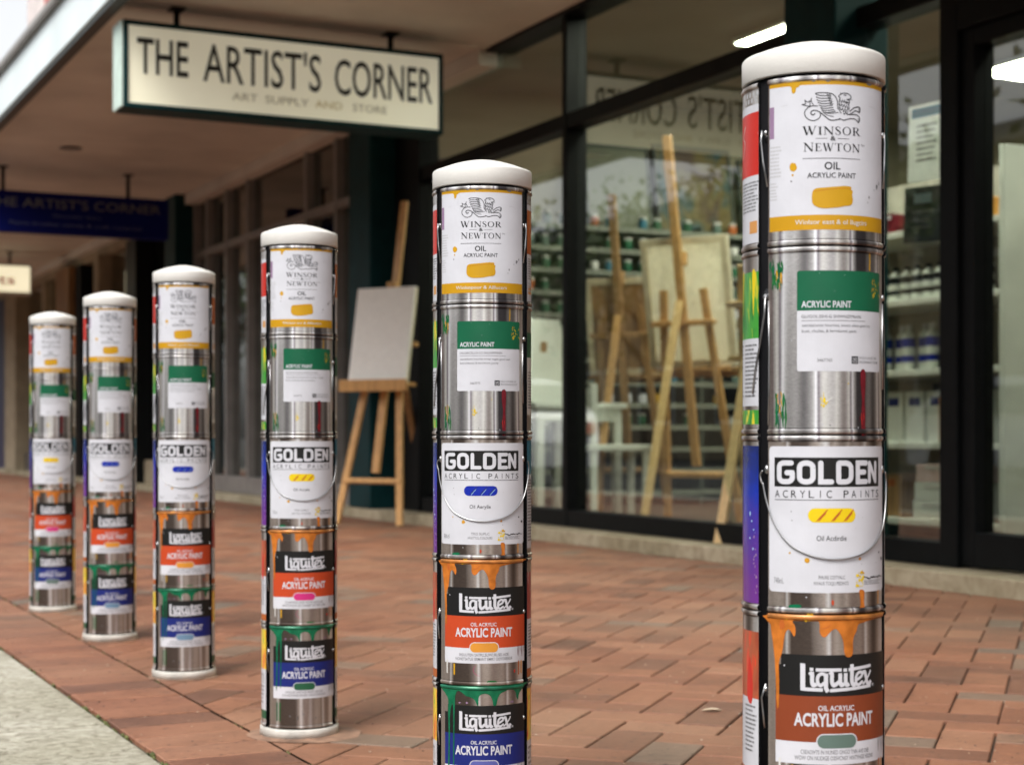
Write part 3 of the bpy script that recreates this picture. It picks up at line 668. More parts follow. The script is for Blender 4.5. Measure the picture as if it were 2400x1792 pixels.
for i in range(6):
    X, Y = 1.0, YB[i]; n = math.hypot(X, Y)
    root = thing('bollard', LB[i], 'bollard', (X, Y, 0), math.asin(-X/n) + R_(PHI[i]), 'paint can bollards along the pavement')
    for nm, me in (('post', POST), ('cap', CAP), ('base_collar', BASE)): link(nm, me, root)
    far = i >= 2
    o = V['band'][i]; 
    specs = [
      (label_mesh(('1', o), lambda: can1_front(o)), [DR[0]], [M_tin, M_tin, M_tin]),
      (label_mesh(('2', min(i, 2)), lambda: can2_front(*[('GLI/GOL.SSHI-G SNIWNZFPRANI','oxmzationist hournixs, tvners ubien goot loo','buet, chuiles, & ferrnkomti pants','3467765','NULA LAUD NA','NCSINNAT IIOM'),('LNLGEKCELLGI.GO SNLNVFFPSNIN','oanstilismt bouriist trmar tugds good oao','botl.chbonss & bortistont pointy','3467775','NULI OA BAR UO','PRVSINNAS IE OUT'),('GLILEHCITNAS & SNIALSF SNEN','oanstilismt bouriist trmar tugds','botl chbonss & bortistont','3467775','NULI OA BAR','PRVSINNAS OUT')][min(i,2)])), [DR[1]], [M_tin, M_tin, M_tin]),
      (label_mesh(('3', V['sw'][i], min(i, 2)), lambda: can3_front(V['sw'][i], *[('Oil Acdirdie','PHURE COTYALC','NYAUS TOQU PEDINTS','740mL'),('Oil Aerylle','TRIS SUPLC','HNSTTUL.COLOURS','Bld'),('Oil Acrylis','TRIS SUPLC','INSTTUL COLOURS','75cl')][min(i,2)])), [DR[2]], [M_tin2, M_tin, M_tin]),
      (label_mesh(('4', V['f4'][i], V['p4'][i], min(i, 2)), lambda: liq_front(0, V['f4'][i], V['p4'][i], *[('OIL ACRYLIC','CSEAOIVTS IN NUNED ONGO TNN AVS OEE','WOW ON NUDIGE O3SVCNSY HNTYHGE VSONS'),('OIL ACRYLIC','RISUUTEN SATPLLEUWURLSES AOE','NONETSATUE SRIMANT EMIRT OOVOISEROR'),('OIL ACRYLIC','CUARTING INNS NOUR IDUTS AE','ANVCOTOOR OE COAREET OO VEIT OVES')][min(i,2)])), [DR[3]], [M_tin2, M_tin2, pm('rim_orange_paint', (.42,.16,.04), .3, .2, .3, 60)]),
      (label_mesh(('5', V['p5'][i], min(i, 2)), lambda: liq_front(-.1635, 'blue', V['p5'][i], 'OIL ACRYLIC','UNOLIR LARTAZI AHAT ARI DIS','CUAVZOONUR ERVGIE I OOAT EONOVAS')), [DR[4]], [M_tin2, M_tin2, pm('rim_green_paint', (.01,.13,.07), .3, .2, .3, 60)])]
    for r, (lab, drips, tm) in enumerate(specs):
        cn = link('paint_can', tin_shell(r, tm), root)
        link('label', lab, cn)
        for nm_, me_ in BAIL[r]: link(nm_, me_, cn)
        for d in drips: link('paint_drip', d, cn)
    for c, rot in ((0, -120), (1, 120)):
        for r in range(5):
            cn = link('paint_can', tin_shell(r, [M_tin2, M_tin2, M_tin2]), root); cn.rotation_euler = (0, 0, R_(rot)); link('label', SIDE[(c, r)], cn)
    # cement smear round the foot
    q = random.Random(40+i); K = 40; rr = [Rb + (.016 if i != 2 else .075)*q.uniform(.3, 1) for _ in range(K)]
    if i == 2: rr = [Rb + .05*(.3 + .5*max(0, math.cos(2*math.pi*k/K + .3))) * q.uniform(.7, 1) + .012 for k in range(K)]
    mb = MB(); pts = smooth([((rr[k])*math.cos(2*math.pi*k/K), rr[k]*math.sin(2*math.pi*k/K)) for k in range(K)], 2)
    inn = [(.05*math.cos(math.atan2(p[1],p[0])), .05*math.sin(math.atan2(p[1],p[0]))) for p in pts]; K2 = len(pts)
    mb.quadset([(p[0],p[1],.0008) for p in pts] + [(p[0],p[1],.0045) for p in inn], [(k,(k+1)%K2,K2+(k+1)%K2,K2+k) for k in range(K2)]); mb.build('footing', M_cement, root, True)
# ------------------------------------------------------------------ ground
def brick_mat():
    m, nt, b = newmat('clay_brick'); L = nt.links.new
    at = N(nt, 'ShaderNodeAttribute', attribute_name='tone')
    r = ramp(nt, [(0,(.125,.055,.033)),(.18,(.182,.072,.039)),(.45,(.215,.088,.047)),(.70,(.24,.102,.055)),(.86,(.26,.124,.072)),(.93,(.175,.110,.076)),(1,(.130,.100,.078))]); L(at.outputs['Fac'], r.inputs[0])
    tc = N(nt, 'ShaderNodeTexCoord')
    n1 = N(nt, 'ShaderNodeTexNoise'); n1.inputs['Scale'].default_value = 6; n1.inputs['Detail'].default_value = 9; n1.inputs['Roughness'].default_value = .65; L(tc.outputs['Object'], n1.inputs['Vector'])
    r1 = ramp(nt, [(.30,(.50,.47,.46)),(.46,(.92,.90,.88)),(.58,(1.05,1.05,1.05)),(.75,(1.18,1.22,1.25))]); L(n1.outputs[0], r1.inputs[0])
    mx = N(nt, 'ShaderNodeMixRGB', blend_type='MULTIPLY'); mx.inputs[0].default_value = .8; L(r.outputs[0], mx.inputs[1]); L(r1.outputs[0], mx.inputs[2])
    n2 = N(nt, 'ShaderNodeTexNoise'); n2.inputs['Scale'].default_value = 55; n2.inputs['Detail'].default_value = 5; n2.inputs['Roughness'].default_value = .7; L(tc.outputs['Object'], n2.inputs['Vector'])
    r2 = ramp(nt, [(.34,(.12,.09,.08)),(.40,(.9,.9,.9)),(.50,(1,1,1)),(.60,(1,1,1)),(.68,(1.7,1.85,1.9))]); L(n2.outputs[0], r2.inputs[0])
    m2 = N(nt, 'ShaderNodeMixRGB', blend_type='MULTIPLY'); m2.inputs[0].default_value = .75; L(mx.outputs[0], m2.inputs[1]); L(r2.outputs[0], m2.inputs[2])
    n3 = N(nt, 'ShaderNodeTexNoise'); n3.inputs['Scale'].default_value = 1.1; n3.inputs['Detail'].default_value = 3; L(tc.outputs['Object'], n3.inputs['Vector'])
    r3 = ramp(nt, [(.42,(0,0,0)),(.68,(1,1,1))]); L(n3.outputs[0], r3.inputs[0])
    m3 = N(nt, 'ShaderNodeMixRGB', blend_type='MIX'); m3.inputs[2].default_value = (.24,.15,.095,1)
    mm = N(nt, 'ShaderNodeMath', operation='MULTIPLY'); mm.inputs[1].default_value = .35; L(r3.outputs[0], mm.inputs[0]); L(mm.outputs[0], m3.inputs[0])
    L(m2.outputs[0], m3.inputs[1]); L(m3.outputs[0], b.inputs['Base Color'])
    bp = N(nt, 'ShaderNodeBump'); bp.inputs['Strength'].default_value = .5; bp.inputs['Distance'].default_value = .003; L(n2.outputs[0], bp.inputs['Height']); L(bp.outputs[0], b.inputs['Normal'])
    b.inputs['Roughness'].default_value = .62; return m
def moss_mat():
    m, nt, b = newmat('joint_sand_and_moss'); L = nt.links.new
    tc = N(nt, 'ShaderNodeTexCoord'); n1 = N(nt, 'ShaderNodeTexNoise'); n1.inputs['Scale'].default_value = 3; n1.inputs['Detail'].default_value = 6; L(tc.outputs['Object'], n1.inputs['Vector'])
    r = ramp(nt, [(.40,(.045,.028,.019)),(.55,(.10,.064,.042)),(.66,(.055,.058,.020))]); L(n1.outputs[0], r.inputs[0]); L(r.outputs[0], b.inputs['Base Color']); b.inputs['Roughness'].default_value = .95; return m
M_brick = brick_mat(); M_joint = moss_mat()
def slab_mat(name, a, c, d, sc_=40, bump=.8):
    m, nt, b = newmat(name); L = nt.links.new
    tc = N(nt, 'ShaderNodeTexCoord'); n1 = N(nt, 'ShaderNodeTexNoise'); n1.inputs['Scale'].default_value = sc_; n1.inputs['Detail'].default_value = 7; n1.inputs['Roughness'].default_value = .62; n1.inputs['Distortion'].default_value = .9; L(tc.outputs['Object'], n1.inputs['Vector'])
    r = ramp(nt, [(.32,a),(.5,c),(.68,d)]); L(n1.outputs[0], r.inputs[0])
    n2 = N(nt, 'ShaderNodeTexNoise'); n2.inputs['Scale'].default_value = 2.2; n2.inputs['Detail'].default_value = 4; L(tc.outputs['Object'], n2.inputs['Vector'])
    r2 = ramp(nt, [(.35,(.75,.74,.68)),(.62,(1,1,1))]); L(n2.outputs[0], r2.inputs[0])
    mx = N(nt, 'ShaderNodeMixRGB', blend_type='MULTIPLY'); mx.inputs[0].default_value = 1; L(r.outputs[0], mx.inputs[1]); L(r2.outputs[0], mx.inputs[2]); L(mx.outputs[0], b.inputs['Base Color'])
    bp = N(nt, 'ShaderNodeBump'); bp.inputs['Strength'].default_value = bump; bp.inputs['Distance'].default_value = .008; L(n1.outputs[0], bp.inputs['Height']); L(bp.outputs[0], b.inputs['Normal']); b.inputs['Roughness'].default_value = .85
    return m
M_kerb = slab_mat('rough_kerb_concrete', (.21,.19,.145), (.38,.36,.30), (.50,.48,.41))
M_plinth = slab_mat('plinth_concrete', (.30,.25,.165), (.42,.36,.25), (.50,.44,.32), 14, .2)
M_road = slab_mat('asphalt', (.035,.035,.035), (.052,.052,.05), (.075,.074,.07), 60, .5)
XK0, XK1, XS1, XF1 = .36, .705, .925, 3.98
def bricks():
    """clay pavers: a soldier course along the kerb, 45 degree herringbone behind it"""
    W, D = .098, .010; bm = bmesh.new(); tl = bm.faces.layers.float.new('tone'); q = random.Random(11)
    def brick(o, e1, e2, l, w, G=.0028):
        tone = q.random()*.86 if q.random() > .075 else q.uniform(.9, 1)
        G *= q.uniform(.45, 1.1); b = .0024; z = q.uniform(-.0008, .0005); tx, ty = q.uniform(-.0007,.0007), q.uniform(-.0007,.0007)
        def P(a, c, zz): p = o + e1*a + e2*c; return bm.verts.new((p.x, p.y, zz + z + tx*(a/l-.5) + ty*(c/w-.5)))
        t = [P(G+b,G+b,0),P(l-G-b,G+b,0),P(l-G-b,w-G-b,0),P(G+b,w-G-b,0)]; m_ = [P(G,G,-b*.8),P(l-G,G,-b*.8),P(l-G,w-G,-b*.8),P(G,w-G,-b*.8)]; d = [P(G,G,-D-.004),P(l-G,G,-D-.004),P(l-G,w-G,-D-.004),P(G,w-G,-D-.004)]
        fs = [t] + [[a_[k], a_[(k+1)%4], b_[(k+1)%4], b_[k]] for a_, b_ in ((m_, t), (d, m_)) for k in range(4)]
        for f in fs: fc = bm.faces.new(f); fc[tl] = tone
    e = math.sqrt(.5); U = Vector((e,e,0)); Vv = Vector((-e,e,0)); O = Vector((XS1, 0, 0))
    for n in range(-70, 500):
        for m_ in range(-70, 150):
            bx, by = n - 2*m_, n + 2*m_
            for (cx, cy, vert) in ((bx, by, 0), (bx, by+1, 1)):
                p = O + (U*(cx+.5) + Vv*(cy+.5))*W
                if not (XS1-.18 < p.x < XF1+.18 and -.6 < p.y < 31): continue
                o = O + (U*cx + Vv*cy)*W
                if vert: brick(o + U*W, Vv, -U, 2*W, W)
                else: brick(o, U, Vv, 2*W, W)
    for co, no in (((XS1+.001,0,0),(-1,0,0)), ((XF1,0,0),(1,0,0))):
        bmesh.ops.bisect_plane(bm, geom=bm.verts[:]+bm.edges[:]+bm.faces[:], plane_co=co, plane_no=no, clear_outer=True)
    y = -.6
    while y < 31:
        w = .1165; brick(Vector((XK1+.003, y, 0)), Vector((1,0,0)), Vector((0,1,0)), XS1-XK1-.003, w, .0038); y += w
    bmesh.ops.recalc_face_normals(bm, faces=bm.faces[:])
    me = bpy.data.meshes.new('pavement'); bm.to_mesh(me); bm.free(); me.materials.append(M_brick)
    return struct(link('pavement', me), 'red clay brick pavement laid herringbone with a soldier course')
bricks()
mb = MB(); mb.box(XK0+.01, XF1+.3, -3, 32, -.2, -.0085); struct(mb.build('pavement_bed', M_joint))
mb = MB(); q = random.Random(3)
ys = [-1.5, -.3, .8, 1.99, 3.185, 4.40, 5.6]
while ys[-1] < 31: ys.append(ys[-1] + 1.2)
for a, b in zip(ys, ys[1:]): z = q.uniform(-.002,.002); mb.box(XK0, XK1-.006, a+.006, b-.006, -.17, z)
struct(mb.build('kerb', M_kerb, bev=.006))
mb = MB(); mb.box(-300, XK0, -200, 300, -.6, -.13); struct(mb.build('road', M_road))
M_moss = pm('joint_moss', (.085,.095,.028), .95, 0, .4, 40); q = random.Random(17); mb = MB()
for xl, dens, lo, hi in ((XK1-.002, .40, .003, .008), (XS1, .34, .002, .0055)):
    y = 1.2
    while y < 9:
        y += q.uniform(.004, .016); g_ = .5 + .5*math.sin(y*7.3+xl*9) * math.sin(y*2.9+1)
        if q.random() < dens*g_:
            r = q.uniform(lo, hi); mb.ball((xl+q.gauss(0,.0022), y, -.006), r*.8, r*1.3, r*.8+.003, 6)
o = mb.build('moss', M_moss, None, True); o['kind'] = 'stuff'; o['label'] = 'moss and grit growing in the joint along the kerb'
mb = MB()
for _ in range(2600):
    x, y = q.uniform(XK1, 3.9), 1.0 + 7*q.random()**1.5; r = q.uniform(.0006, .0020)
    mb.ball((x, y, .0004), r*q.uniform(.8,1.8), r*q.uniform(.8,1.8), r*.6, 6, 0 if q.random() < .6 else 1)
o = mb.build('grit', [pm('dark_grit', (.05,.035,.028), .9), pm('pale_grit', (.45,.38,.30), .9)]); o['kind'] = 'stuff'; o['label'] = 'grit and crumbs scattered over the bricks'
t = mb = MB(); pts = [(0,-.035),(.010,-.02),(.014,0),(.009,.022),(0,.04),(-.009,.022),(-.014,0),(-.010,-.02)]
mb.quadset([(0,-.034,.004)] + [(0,.0,.002)] + [(0,.038,.005)] + [(x, y, .004+abs(x)*.5) for x, y in pts], [(1,3+k,3+(k+1)%8) for k in range(8)])
o = mb.build('dry_leaf', pm('dry_leaf_pale', (.55,.46,.34), .7, 0, .1, 30)); o.location = (1.82, 2.78, .001); o.rotation_euler = (0, 0, 1.2); o.scale = (.6,.6,.6); tag(o, 'pale dry leaf lying on the bricks between the two largest bollards', 'leaf')
# ------------------------------------------------------------------ shops
M_alu = pm('black_frame_paint', (.005,.006,.0065), .5, 0, .1, 15, spec=.12)
M_teal = pm('dark_teal_paint', (.003,.030,.034), .55, 0, .12, 8, spec=.15)
M_grey = pm('grey_aluminium', (.29,.275,.26), .45, .3, .08, 6)
M_soffit = pm('soffit_board', (.68,.655,.60), .8, 0, .1, 1.2, bump=.05, bscale=30)
M_fascia = pm('pale_blue_fascia', (.74,.83,.85), .5, 0, .05, 2)
M_dkgut = pm('dark_gutter_edge', (.03,.04,.038), .5)
M_wallin = pm('olive_cream_wall', (.27,.245,.165), .8, 0, .06, 1.5)
M_ceil = pm('shop_ceiling_board', (.27,.24,.19), .8, 0, .04, 1.5)
M_floor = pm('shop_floor_brown', (.085,.062,.05), .45, 0, .15, 3)
M_whitep = pm('white_melamine', (.66,.69,.64), .5, 0, .04, 6)
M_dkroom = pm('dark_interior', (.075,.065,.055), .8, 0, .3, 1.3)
M_cream = pm('cream_render', (.34,.285,.195), .8, 0, .1, 5)
M_timber = pm('brown_timber_cladding', (.28,.155,.06), .6, 0, .2, 6, stretch=(6,6,.5))
M_pine = pm('pine_wood', (.56,.31,.115), .5, 0, .14, 10, stretch=(8,8,.7), coat=.2)
M_pine2 = pm('pale_pine_wood', (.66,.45,.20), .5, 0, .12, 10, stretch=(8,8,.7), coat=.2)
M_oak = pm('dark_oak_wood', (.33,.18,.07), .5, 0, .16, 10, stretch=(8,8,.7))  # dark brown wood with stretched grain
M_canvas = pm('primed_canvas', (.80,.77,.70), .85, 0, .03, 30, bump=.1, bscale=400)
def _tl():
    nt = M_canvas.node_tree; b = nt.nodes['Principled BSDF']; tl = N(nt, 'ShaderNodeBsdfTranslucent'); tl.inputs[0].default_value = (.92,.88,.76,1); mx = N(nt, 'ShaderNodeMixShader'); mx.inputs[0].default_value = .65
    nt.links.new(b.outputs[0], mx.inputs[1]); nt.links.new(tl.outputs[0], mx.inputs[2]); nt.links.new(mx.outputs[0], nt.nodes['Material Output'].inputs['Surface'])
_tl()
M_glass = glass_mat('shop_glass', (.85,.89,.83), 2.5); M_glassd = glass_mat('dark_shop_glass', (.62,.62,.58), 1.6)
FX = 4.2
shop = thing('art_shop', 'black framed art shop with tall glass windows and a teal column at either end', 'shop', (FX, 3, 0))
mw = Matrix.Translation((-FX, -3, 0))
class SB(MB):
    def part(s, name, mat, parent=shop, base=(FX,3,0), **k):
        s.v = [(a-base[0], b-base[1], c-base[2]) for a, b, c in s.v]; return s.build(name, mat, parent, **k)
def bx(name, mat, x0, x1, y0, y1, z0, z1, parent=shop, base=(FX,3,0), bev=.004): m = SB(); m.box(x0,x1,y0,y1,z0,z1); return m.part(name, mat, parent, base, bev=bev)
ZH, ZT, ZB = 2.80, 2.24, .065
bx('plinth', M_plinth, XF1, 4.36, -4, 10.6, -.1, ZB)
bx('head_beam', M_alu, 4.12, 4.30, -4, 10.2, ZH, 2.905)
for a, b in ((5.65, 9.75), (4.797, 5.3)):
    bx('sill_rail', M_alu, 4.155, 4.275, a+.002, b-.002, ZB+.002, .155)
bx('transom', M_alu, 4.155, 4.27, 7.806, 9.748, ZT-.04, ZT+.04); bx('transom', M_alu, 4.155, 4.27, 5.652, 7.752, ZT-.04, ZT+.04); bx('transom', M_alu, 4.155, 4.27, 4.797, 5.298, ZT-.05, ZT+.03)
bx('mullion', M_alu, 4.15, 4.275, 7.754, 7.804, ZB+.003, ZH-.002); bx('mullion', M_alu, 4.14, 4.28, 9.75, 9.998, ZB+.003, ZH-.002)
bx('mullion', M_alu, 4.145, 4.28, 4.70, 4.795, ZB+.003, ZH-.002)
for a, b in ((5.302, 5.648), (10.2, 10.6)):
    bx('column', M_teal, 4.05 if a < 8 else 3.98, 4.32, a, b, ZB+.001, 2.818, bev=.01)
bx('mullion', M_alu, 4.16, 4.28, 10.0, 10.198, ZB+.003, ZH-.002)
for a, b in ((7.806, 9.748), (5.652, 7.752), (4.797, 5.298), (3.52, 4.698)):
    for z0_, z1_ in ((.157, ZT-.042), (ZT+.042, ZH-.002)):
        if a == 3.52: continue
        bx('window_pane', M_glass, 4.214, 4.222, a, b, z0_, z1_, bev=0)
bx('transom', M_alu, 4.145, 4.28, 3.0, 4.698, 2.045, 2.16); bx('window_pane', M_glass, 4.214, 4.222, 3.0, 4.698, 2.162, ZH-.002, bev=0)
dr = SB()
for a in ((4.165,4.26,4.63,4.695,.075,2.043),(4.165,4.26,3.45,3.53,.075,2.043)): dr.box(*a)
dr.box(4.165,4.26,3.531,4.629,.075,.20); dr.box(4.165,4.26,3.531,4.629,1.98,2.043)
door = dr.part('door', M_alu, bev=.004)
g = MB(); g.box(4.214-FX, 4.222-FX, .532, 1.629, .202, 1.978); g.build('door_glass', M_glass, door)
g = MB(); g.tube([(4.10-FX,.62,.85),(4.10-FX,.62,1.35)], .014, 10); g.tube([(4.10-FX,.62,.9),(4.165-FX,.62,.9)], .008); g.tube([(4.10-FX,.62,1.3),(4.165-FX,.62,1.3)], .008); g.build('door_handle', M_wire, door, True)
bx('mullion', M_alu, 4.145, 4.28, 3.3, 3.449, ZB+.003, ZH-.002); bx('wall', M_cream, 4.1, 4.4, -4, 3.298, ZB+.001, ZH-.001)
# interior shell
bx('floor', M_floor, 4.361, 9.2, -4, 10.55, -.1, .06, bev=0); bx('ceiling', M_ceil, 4.301, 9.2, -4, 10.55, 2.98, 3.1, bev=0)
bx('wall', M_wallin, 4.37, 9.2, 10.42, 10.55, .061, 2.979, bev=0); bx('wall', M_wallin, 9.05, 9.2, -4, 10.419, .061, 2.979, bev=0); bx('wall', M_wallin, 4.4, 9.049, -4, -3.85, .061, 2.979, bev=0)
bx('wall', M_ceil, 4.301, 4.369, -4, 10.55, 2.906, 2.979, bev=0)
bx('roof', M_dkgut, 1.9, 9.4, -8, 32, 3.101, 3.14, bev=0)
# neighbouring aluminium shopfront
s2 = thing('neighbour_shopfront', 'grey aluminium shopfront with dark panes between the two teal columns', 'shop', (FX, 10.6, 0)); B2 = (FX, 10.6, 0)
P2 = lambda n, m, *a, **k: bx(n, m, *a, parent=s2, base=B2, **k)
P2('plinth', M_plinth, 4.04, 4.36, 10.601, 16.0, -.1, .055); P2('head_beam', M_grey, 4.14, 4.28, 10.602, 15.198, ZH, 2.90)
P2('column', M_teal, 3.98, 4.32, 15.2, 15.6, .056, 2.818, bev=.01)
yy = [10.62, 11.34, 12.0, 13.5, 14.13, 14.75, 15.17]
for y in yy: P2('mullion', M_grey, 4.15, 4.27, y-.025, y+.025, .057, ZH-.002)
for a, b in zip(yy, yy[1:]):
    P2('transom', M_grey, 4.155, 4.265, a+.027, b-.027, ZT-.03, ZT+.03); P2('sill_rail', M_grey, 4.155, 4.265, a+.027, b-.027, .058, .20)
    P2('window_pane', M_glassd, 4.214, 4.22, a+.027, b-.027, .202, ZT-.032, bev=0); P2('window_pane', M_glassd, 4.214, 4.22, a+.027, b-.027, ZT+.032, ZH-.003, bev=0)
P2('wall', M_dkroom, 5.6, 5.7, 10.62, 15.6, .06, 2.95, bev=0); P2('floor', M_floor, 4.361, 5.6, 10.62, 15.6, -.1, .05, bev=0); P2('ceiling', M_dkroom, 4.29, 5.6, 10.62, 15.6, 2.951, 3.05, bev=0)
P2('wall', M_dkroom, 4.33, 5.59, 15.45, 15.6, .061, 2.94, bev=0)
for y0_, y1_, c in ((11.5,11.85,(.30,.29,.27)),(12.3,12.75,(.22,.25,.15)),(13.6,13.95,(.30,.30,.28)),(14.3,14.6,(.26,.25,.24))):
    P2('blind', pm('blind_%d' % int(y0_*10), c, .8, 0, .15, 3), 4.42, 4.44, y0_, y1_, .3, 2.1)
# far shopfronts
s3 = thing('far_shopfront', 'far shopfront of timber boards, dark windows and cream pilasters at the pavement end', 'shop', (FX, 16, 0)); B3 = (FX, 16, 0)
P3 = lambda n, m, *a, **k: bx(n, m, *a, parent=s3, base=B3, **k)
P3('plinth', M_plinth, 4.04, 4.36, 16.001, 32, -.1, .055); P3('head_beam', M_cream, 4.14, 4.28, 15.602, 32, 2.62, 2.905)
M_navyd = pm('navy_door_paint', (.008,.012,.06), .5); M_blueg = pm('pale_blue_panel', (.28,.34,.38), .6)
for n_, m_, a, b, x0_ in (('window_frame',M_grey,15.602,15.75,4.12),('mullion',M_alu,17.1,17.55,4.06),('pilaster',M_cream,18.9,19.15,4.06),('mullion',M_alu,20.1,20.4,4.1),('timber_panel',M_timber,20.402,21.2,4.02),('mullion',M_cream,22.4,22.6,4.1),('pilaster',M_cream,24.2,25.1,4.02),('door',M_navyd,25.6,26.6,4.1),('pilaster',M_blueg,26.61,27.6,4.02),('mullion',M_grey,29.2,29.4,4.1)):
    P3(n_, m_, x0_, 4.28, a, b, .056, 2.619)
for a, b in ((15.752,17.098),(17.552,18.898),(19.152,20.098),(21.202,22.398),(22.602,24.198),(25.102,25.598),(27.602,29.198),(29.402,31.9)):
    P3('window_pane', M_glassd, 4.214, 4.22, a, b, .30, 2.60, bev=0); P3('sill_panel', M_dkroom if b > 20 else M_cream, 4.15, 4.27, a, b, .057, .298)
P3('wall', M_dkroom, 5.4, 5.5, 15.62, 32, .06, 2.95, bev=0); P3('floor', M_floor, 4.361, 5.4, 15.62, 32, -.1, .05, bev=0); P3('ceiling', M_dkroom, 4.29, 5.4, 15.62, 32, 2.951, 3.05, bev=0)
P3('wall', M_cream, 2.5, 4.0, 31.5, 31.8, .0, 2.8)
for y0_, c in ((16.1,(.35,.30,.22)),(18.1,(.33,.27,.2)),(22.7,(.25,.22,.2))): P3('blind', pm('blind_%d' % int(y0_*10), c, .8, 0, .15, 3), 4.42, 4.44, y0_, y0_+.6, .4, 2.3)
# canopy
cn = thing('street_canopy', 'long street canopy with brown soffit and pale blue fascia over the pavement', 'canopy', (1.9, 0, 2.82)); BC = (1.9, 0, 2.82)
PC = lambda n, m, *a, **k: bx(n, m, *a, parent=cn, base=BC, **k)
PC('soffit', M_soffit, 1.93, 4.199, -1.2, 8.62, 2.82, 2.86, bev=.003); PC('soffit', M_soffit, 1.93, 4.199, 8.63, 32, 2.815, 2.86, bev=.003)
PC('fascia', M_fascia, 1.86, 1.928, -1.2, 32, 2.775, 3.10, bev=.004); PC('edge_strip', M_dkgut, 1.868, 1.935, -1.2, 32, 2.745, 2.773); PC('gutter', M_grey, 1.82, 1.859, -1.2, 32, 3.055, 3.098)
PC('cornice', M_soffit, 4.07, 4.199, 8.7, 32, 2.72, 2.813)
for x, y, in ((2.75, 11.2), (2.6, 13.1), (3.2, 5.5)): m = SB(); m.lathe([(.09,-.012),(.085,-.014),(.06,-.012),(.055,-.006)], 24, (x,y,2.815)); m.part('downlight', M_grey, cn, BC, smooth=True)
# reddish roof board above the canopy
rt = thing('roof_board', 'small red and white board on the roof edge above the blue fascia', 'board', (2.0, 10.4, 3.14))
m = MB(); m.box(0,.03,0,.5,.1,.8); m.build('panel', pm('faded_red_board', (.55,.14,.12), .6), rt); m = MB(); m.box(-.01,.04,.502,1.1,.1,.75); m.build('panel', pm('faded_white_board', (.7,.62,.6), .6), rt); m = MB(); m.bar((.015,.1,-.0),(.015,.1,.1),.03,.03); m.bar((.015,.9,0),(.015,.9,.1),.03,.03); m.build('strut', M_grey, rt)
# ------------------------------------------------------------------ hanging signs
def sign(name, label, Y, X0, X1, Z0, Z1, th, face, frame, hang, art, group=None):
    t = thing(name, label, 'sign', ((X0+X1)/2, Y, Z0), 0, group); w = (X1-X0)/2; h = Z1-Z0; f = .026
    mb = MB(); mb.box(-w,w,.0,th,0,f); mb.box(-w,w,0,th,h-f,h); mb.box(-w,-w+f,0,th,f,h-f); mb.box(w-f,w,0,th,f,h-f); mb.build('sign_frame', frame, t, bev=.006)
    mb = MB(); mb.box(-w+f,w-f,.012,th-.012,f,h-f); mb.build('sign_panel', face, t)
    A = Art(); art(A, w-f, h); o = A.obj('lettering', t, -.009, False)
    if th > .12:
        o2 = link('lettering', o.data, t); o2.rotation_euler = (0,0,math.pi); o2.location = (0, th, 0)
        mb = MB(); mb.box(-w-.012,-w-.002,.004,th-.004,.004,h-.004); mb.build('end_panel', M_signend, t, bev=.003)
    for x in hang:
        mb = MB(); mb.tube([(x,th/2,h-.002),(x,th/2,2.83-Z0)], .017, 10); mb.box(x-.04,x+.04,th/2-.05,th/2+.05,2.806-Z0,2.814-Z0); mb.build('hanger', M_alu, t, bev=.002)
    return t
M_signend = pm('pale_green_sign_end', (.56,.70,.63), .5)
M_signface = pm('cream_sign_acrylic', (.80,.775,.60), .3, 0, .05, .9, emit=.20)
M_navy = pm('navy_sign_enamel', (.005,.009,.12), .5, 0, .1, 2, spec=.06)
ink('dim', (.15,.155,.17)); ink('dimb', (.11,.13,.25)); ink('signgrey', (.46,.44,.36)); ink('signgold', (.66,.58,.34)); ink('signblack', (.035,.037,.033)); ink('orange2', (.75,.20,.08))
def art_main(A, w, h):
    A.text("THE", -w*.95, -w*.64, .185, .365, 'signblack', 2, .012); A.text("ARTIST'S", -w*.55, w*.2, .175, .37, 'signblack', 2, .006); A.text("CORNER", w*.29, w*.955, .172, .362, 'signblack', 2, .008)
    for s, a, b, c in (('ART',-.37,-.21,'signgrey'),('SUPPLY',-.16,.12,'signgrey'),('AND',.16,.34,'signgold'),('STORE',.41,.64,'signgrey')): A.text(s, w*a, w*b, .088, .128, c, 2, .004)
sign('hanging_sign', 'cream lightbox sign in a dark green frame hanging from the canopy, largest sign', 8.5, 1.957, 3.763, 2.253, 2.708, .2, M_signface, M_teal, (-.6, .62), art_main)
def art_navy(A, w, h):
    A.text("THE ARTIST'S CORNER", -w*.86, w*.95, .215, .29, 'dim', 2, .01); A.text("Decorator Store", -w*.18, w*.32, .14, .17, 'dimb', 2); A.text("Paints brushes canvas & craft materials", -w*.62, w*.75, .065, .098, 'dimb', 2)
sign('hanging_sign', 'dark navy sign with faint lettering hanging behind the small far bollards', 14.2, 1.98, 3.66, 2.262, 2.608, .12, M_navy, M_navy, (-.55, .5), art_navy)
def art_small(A, w, h): A.text("Artists", -w*.5, w*.72, .12, .235, 'orange2', 2, .01)
sign('hanging_sign', 'small pale sign with orange lettering hanging at the far end of the canopy', 20.8, 2.35, 3.66, 2.29, 2.66, .16, pm('pale_sign_acrylic', (.80,.72,.50), .4, 0, .05, 2, emit=.6), M_whitep, (-.4, .4), art_small)
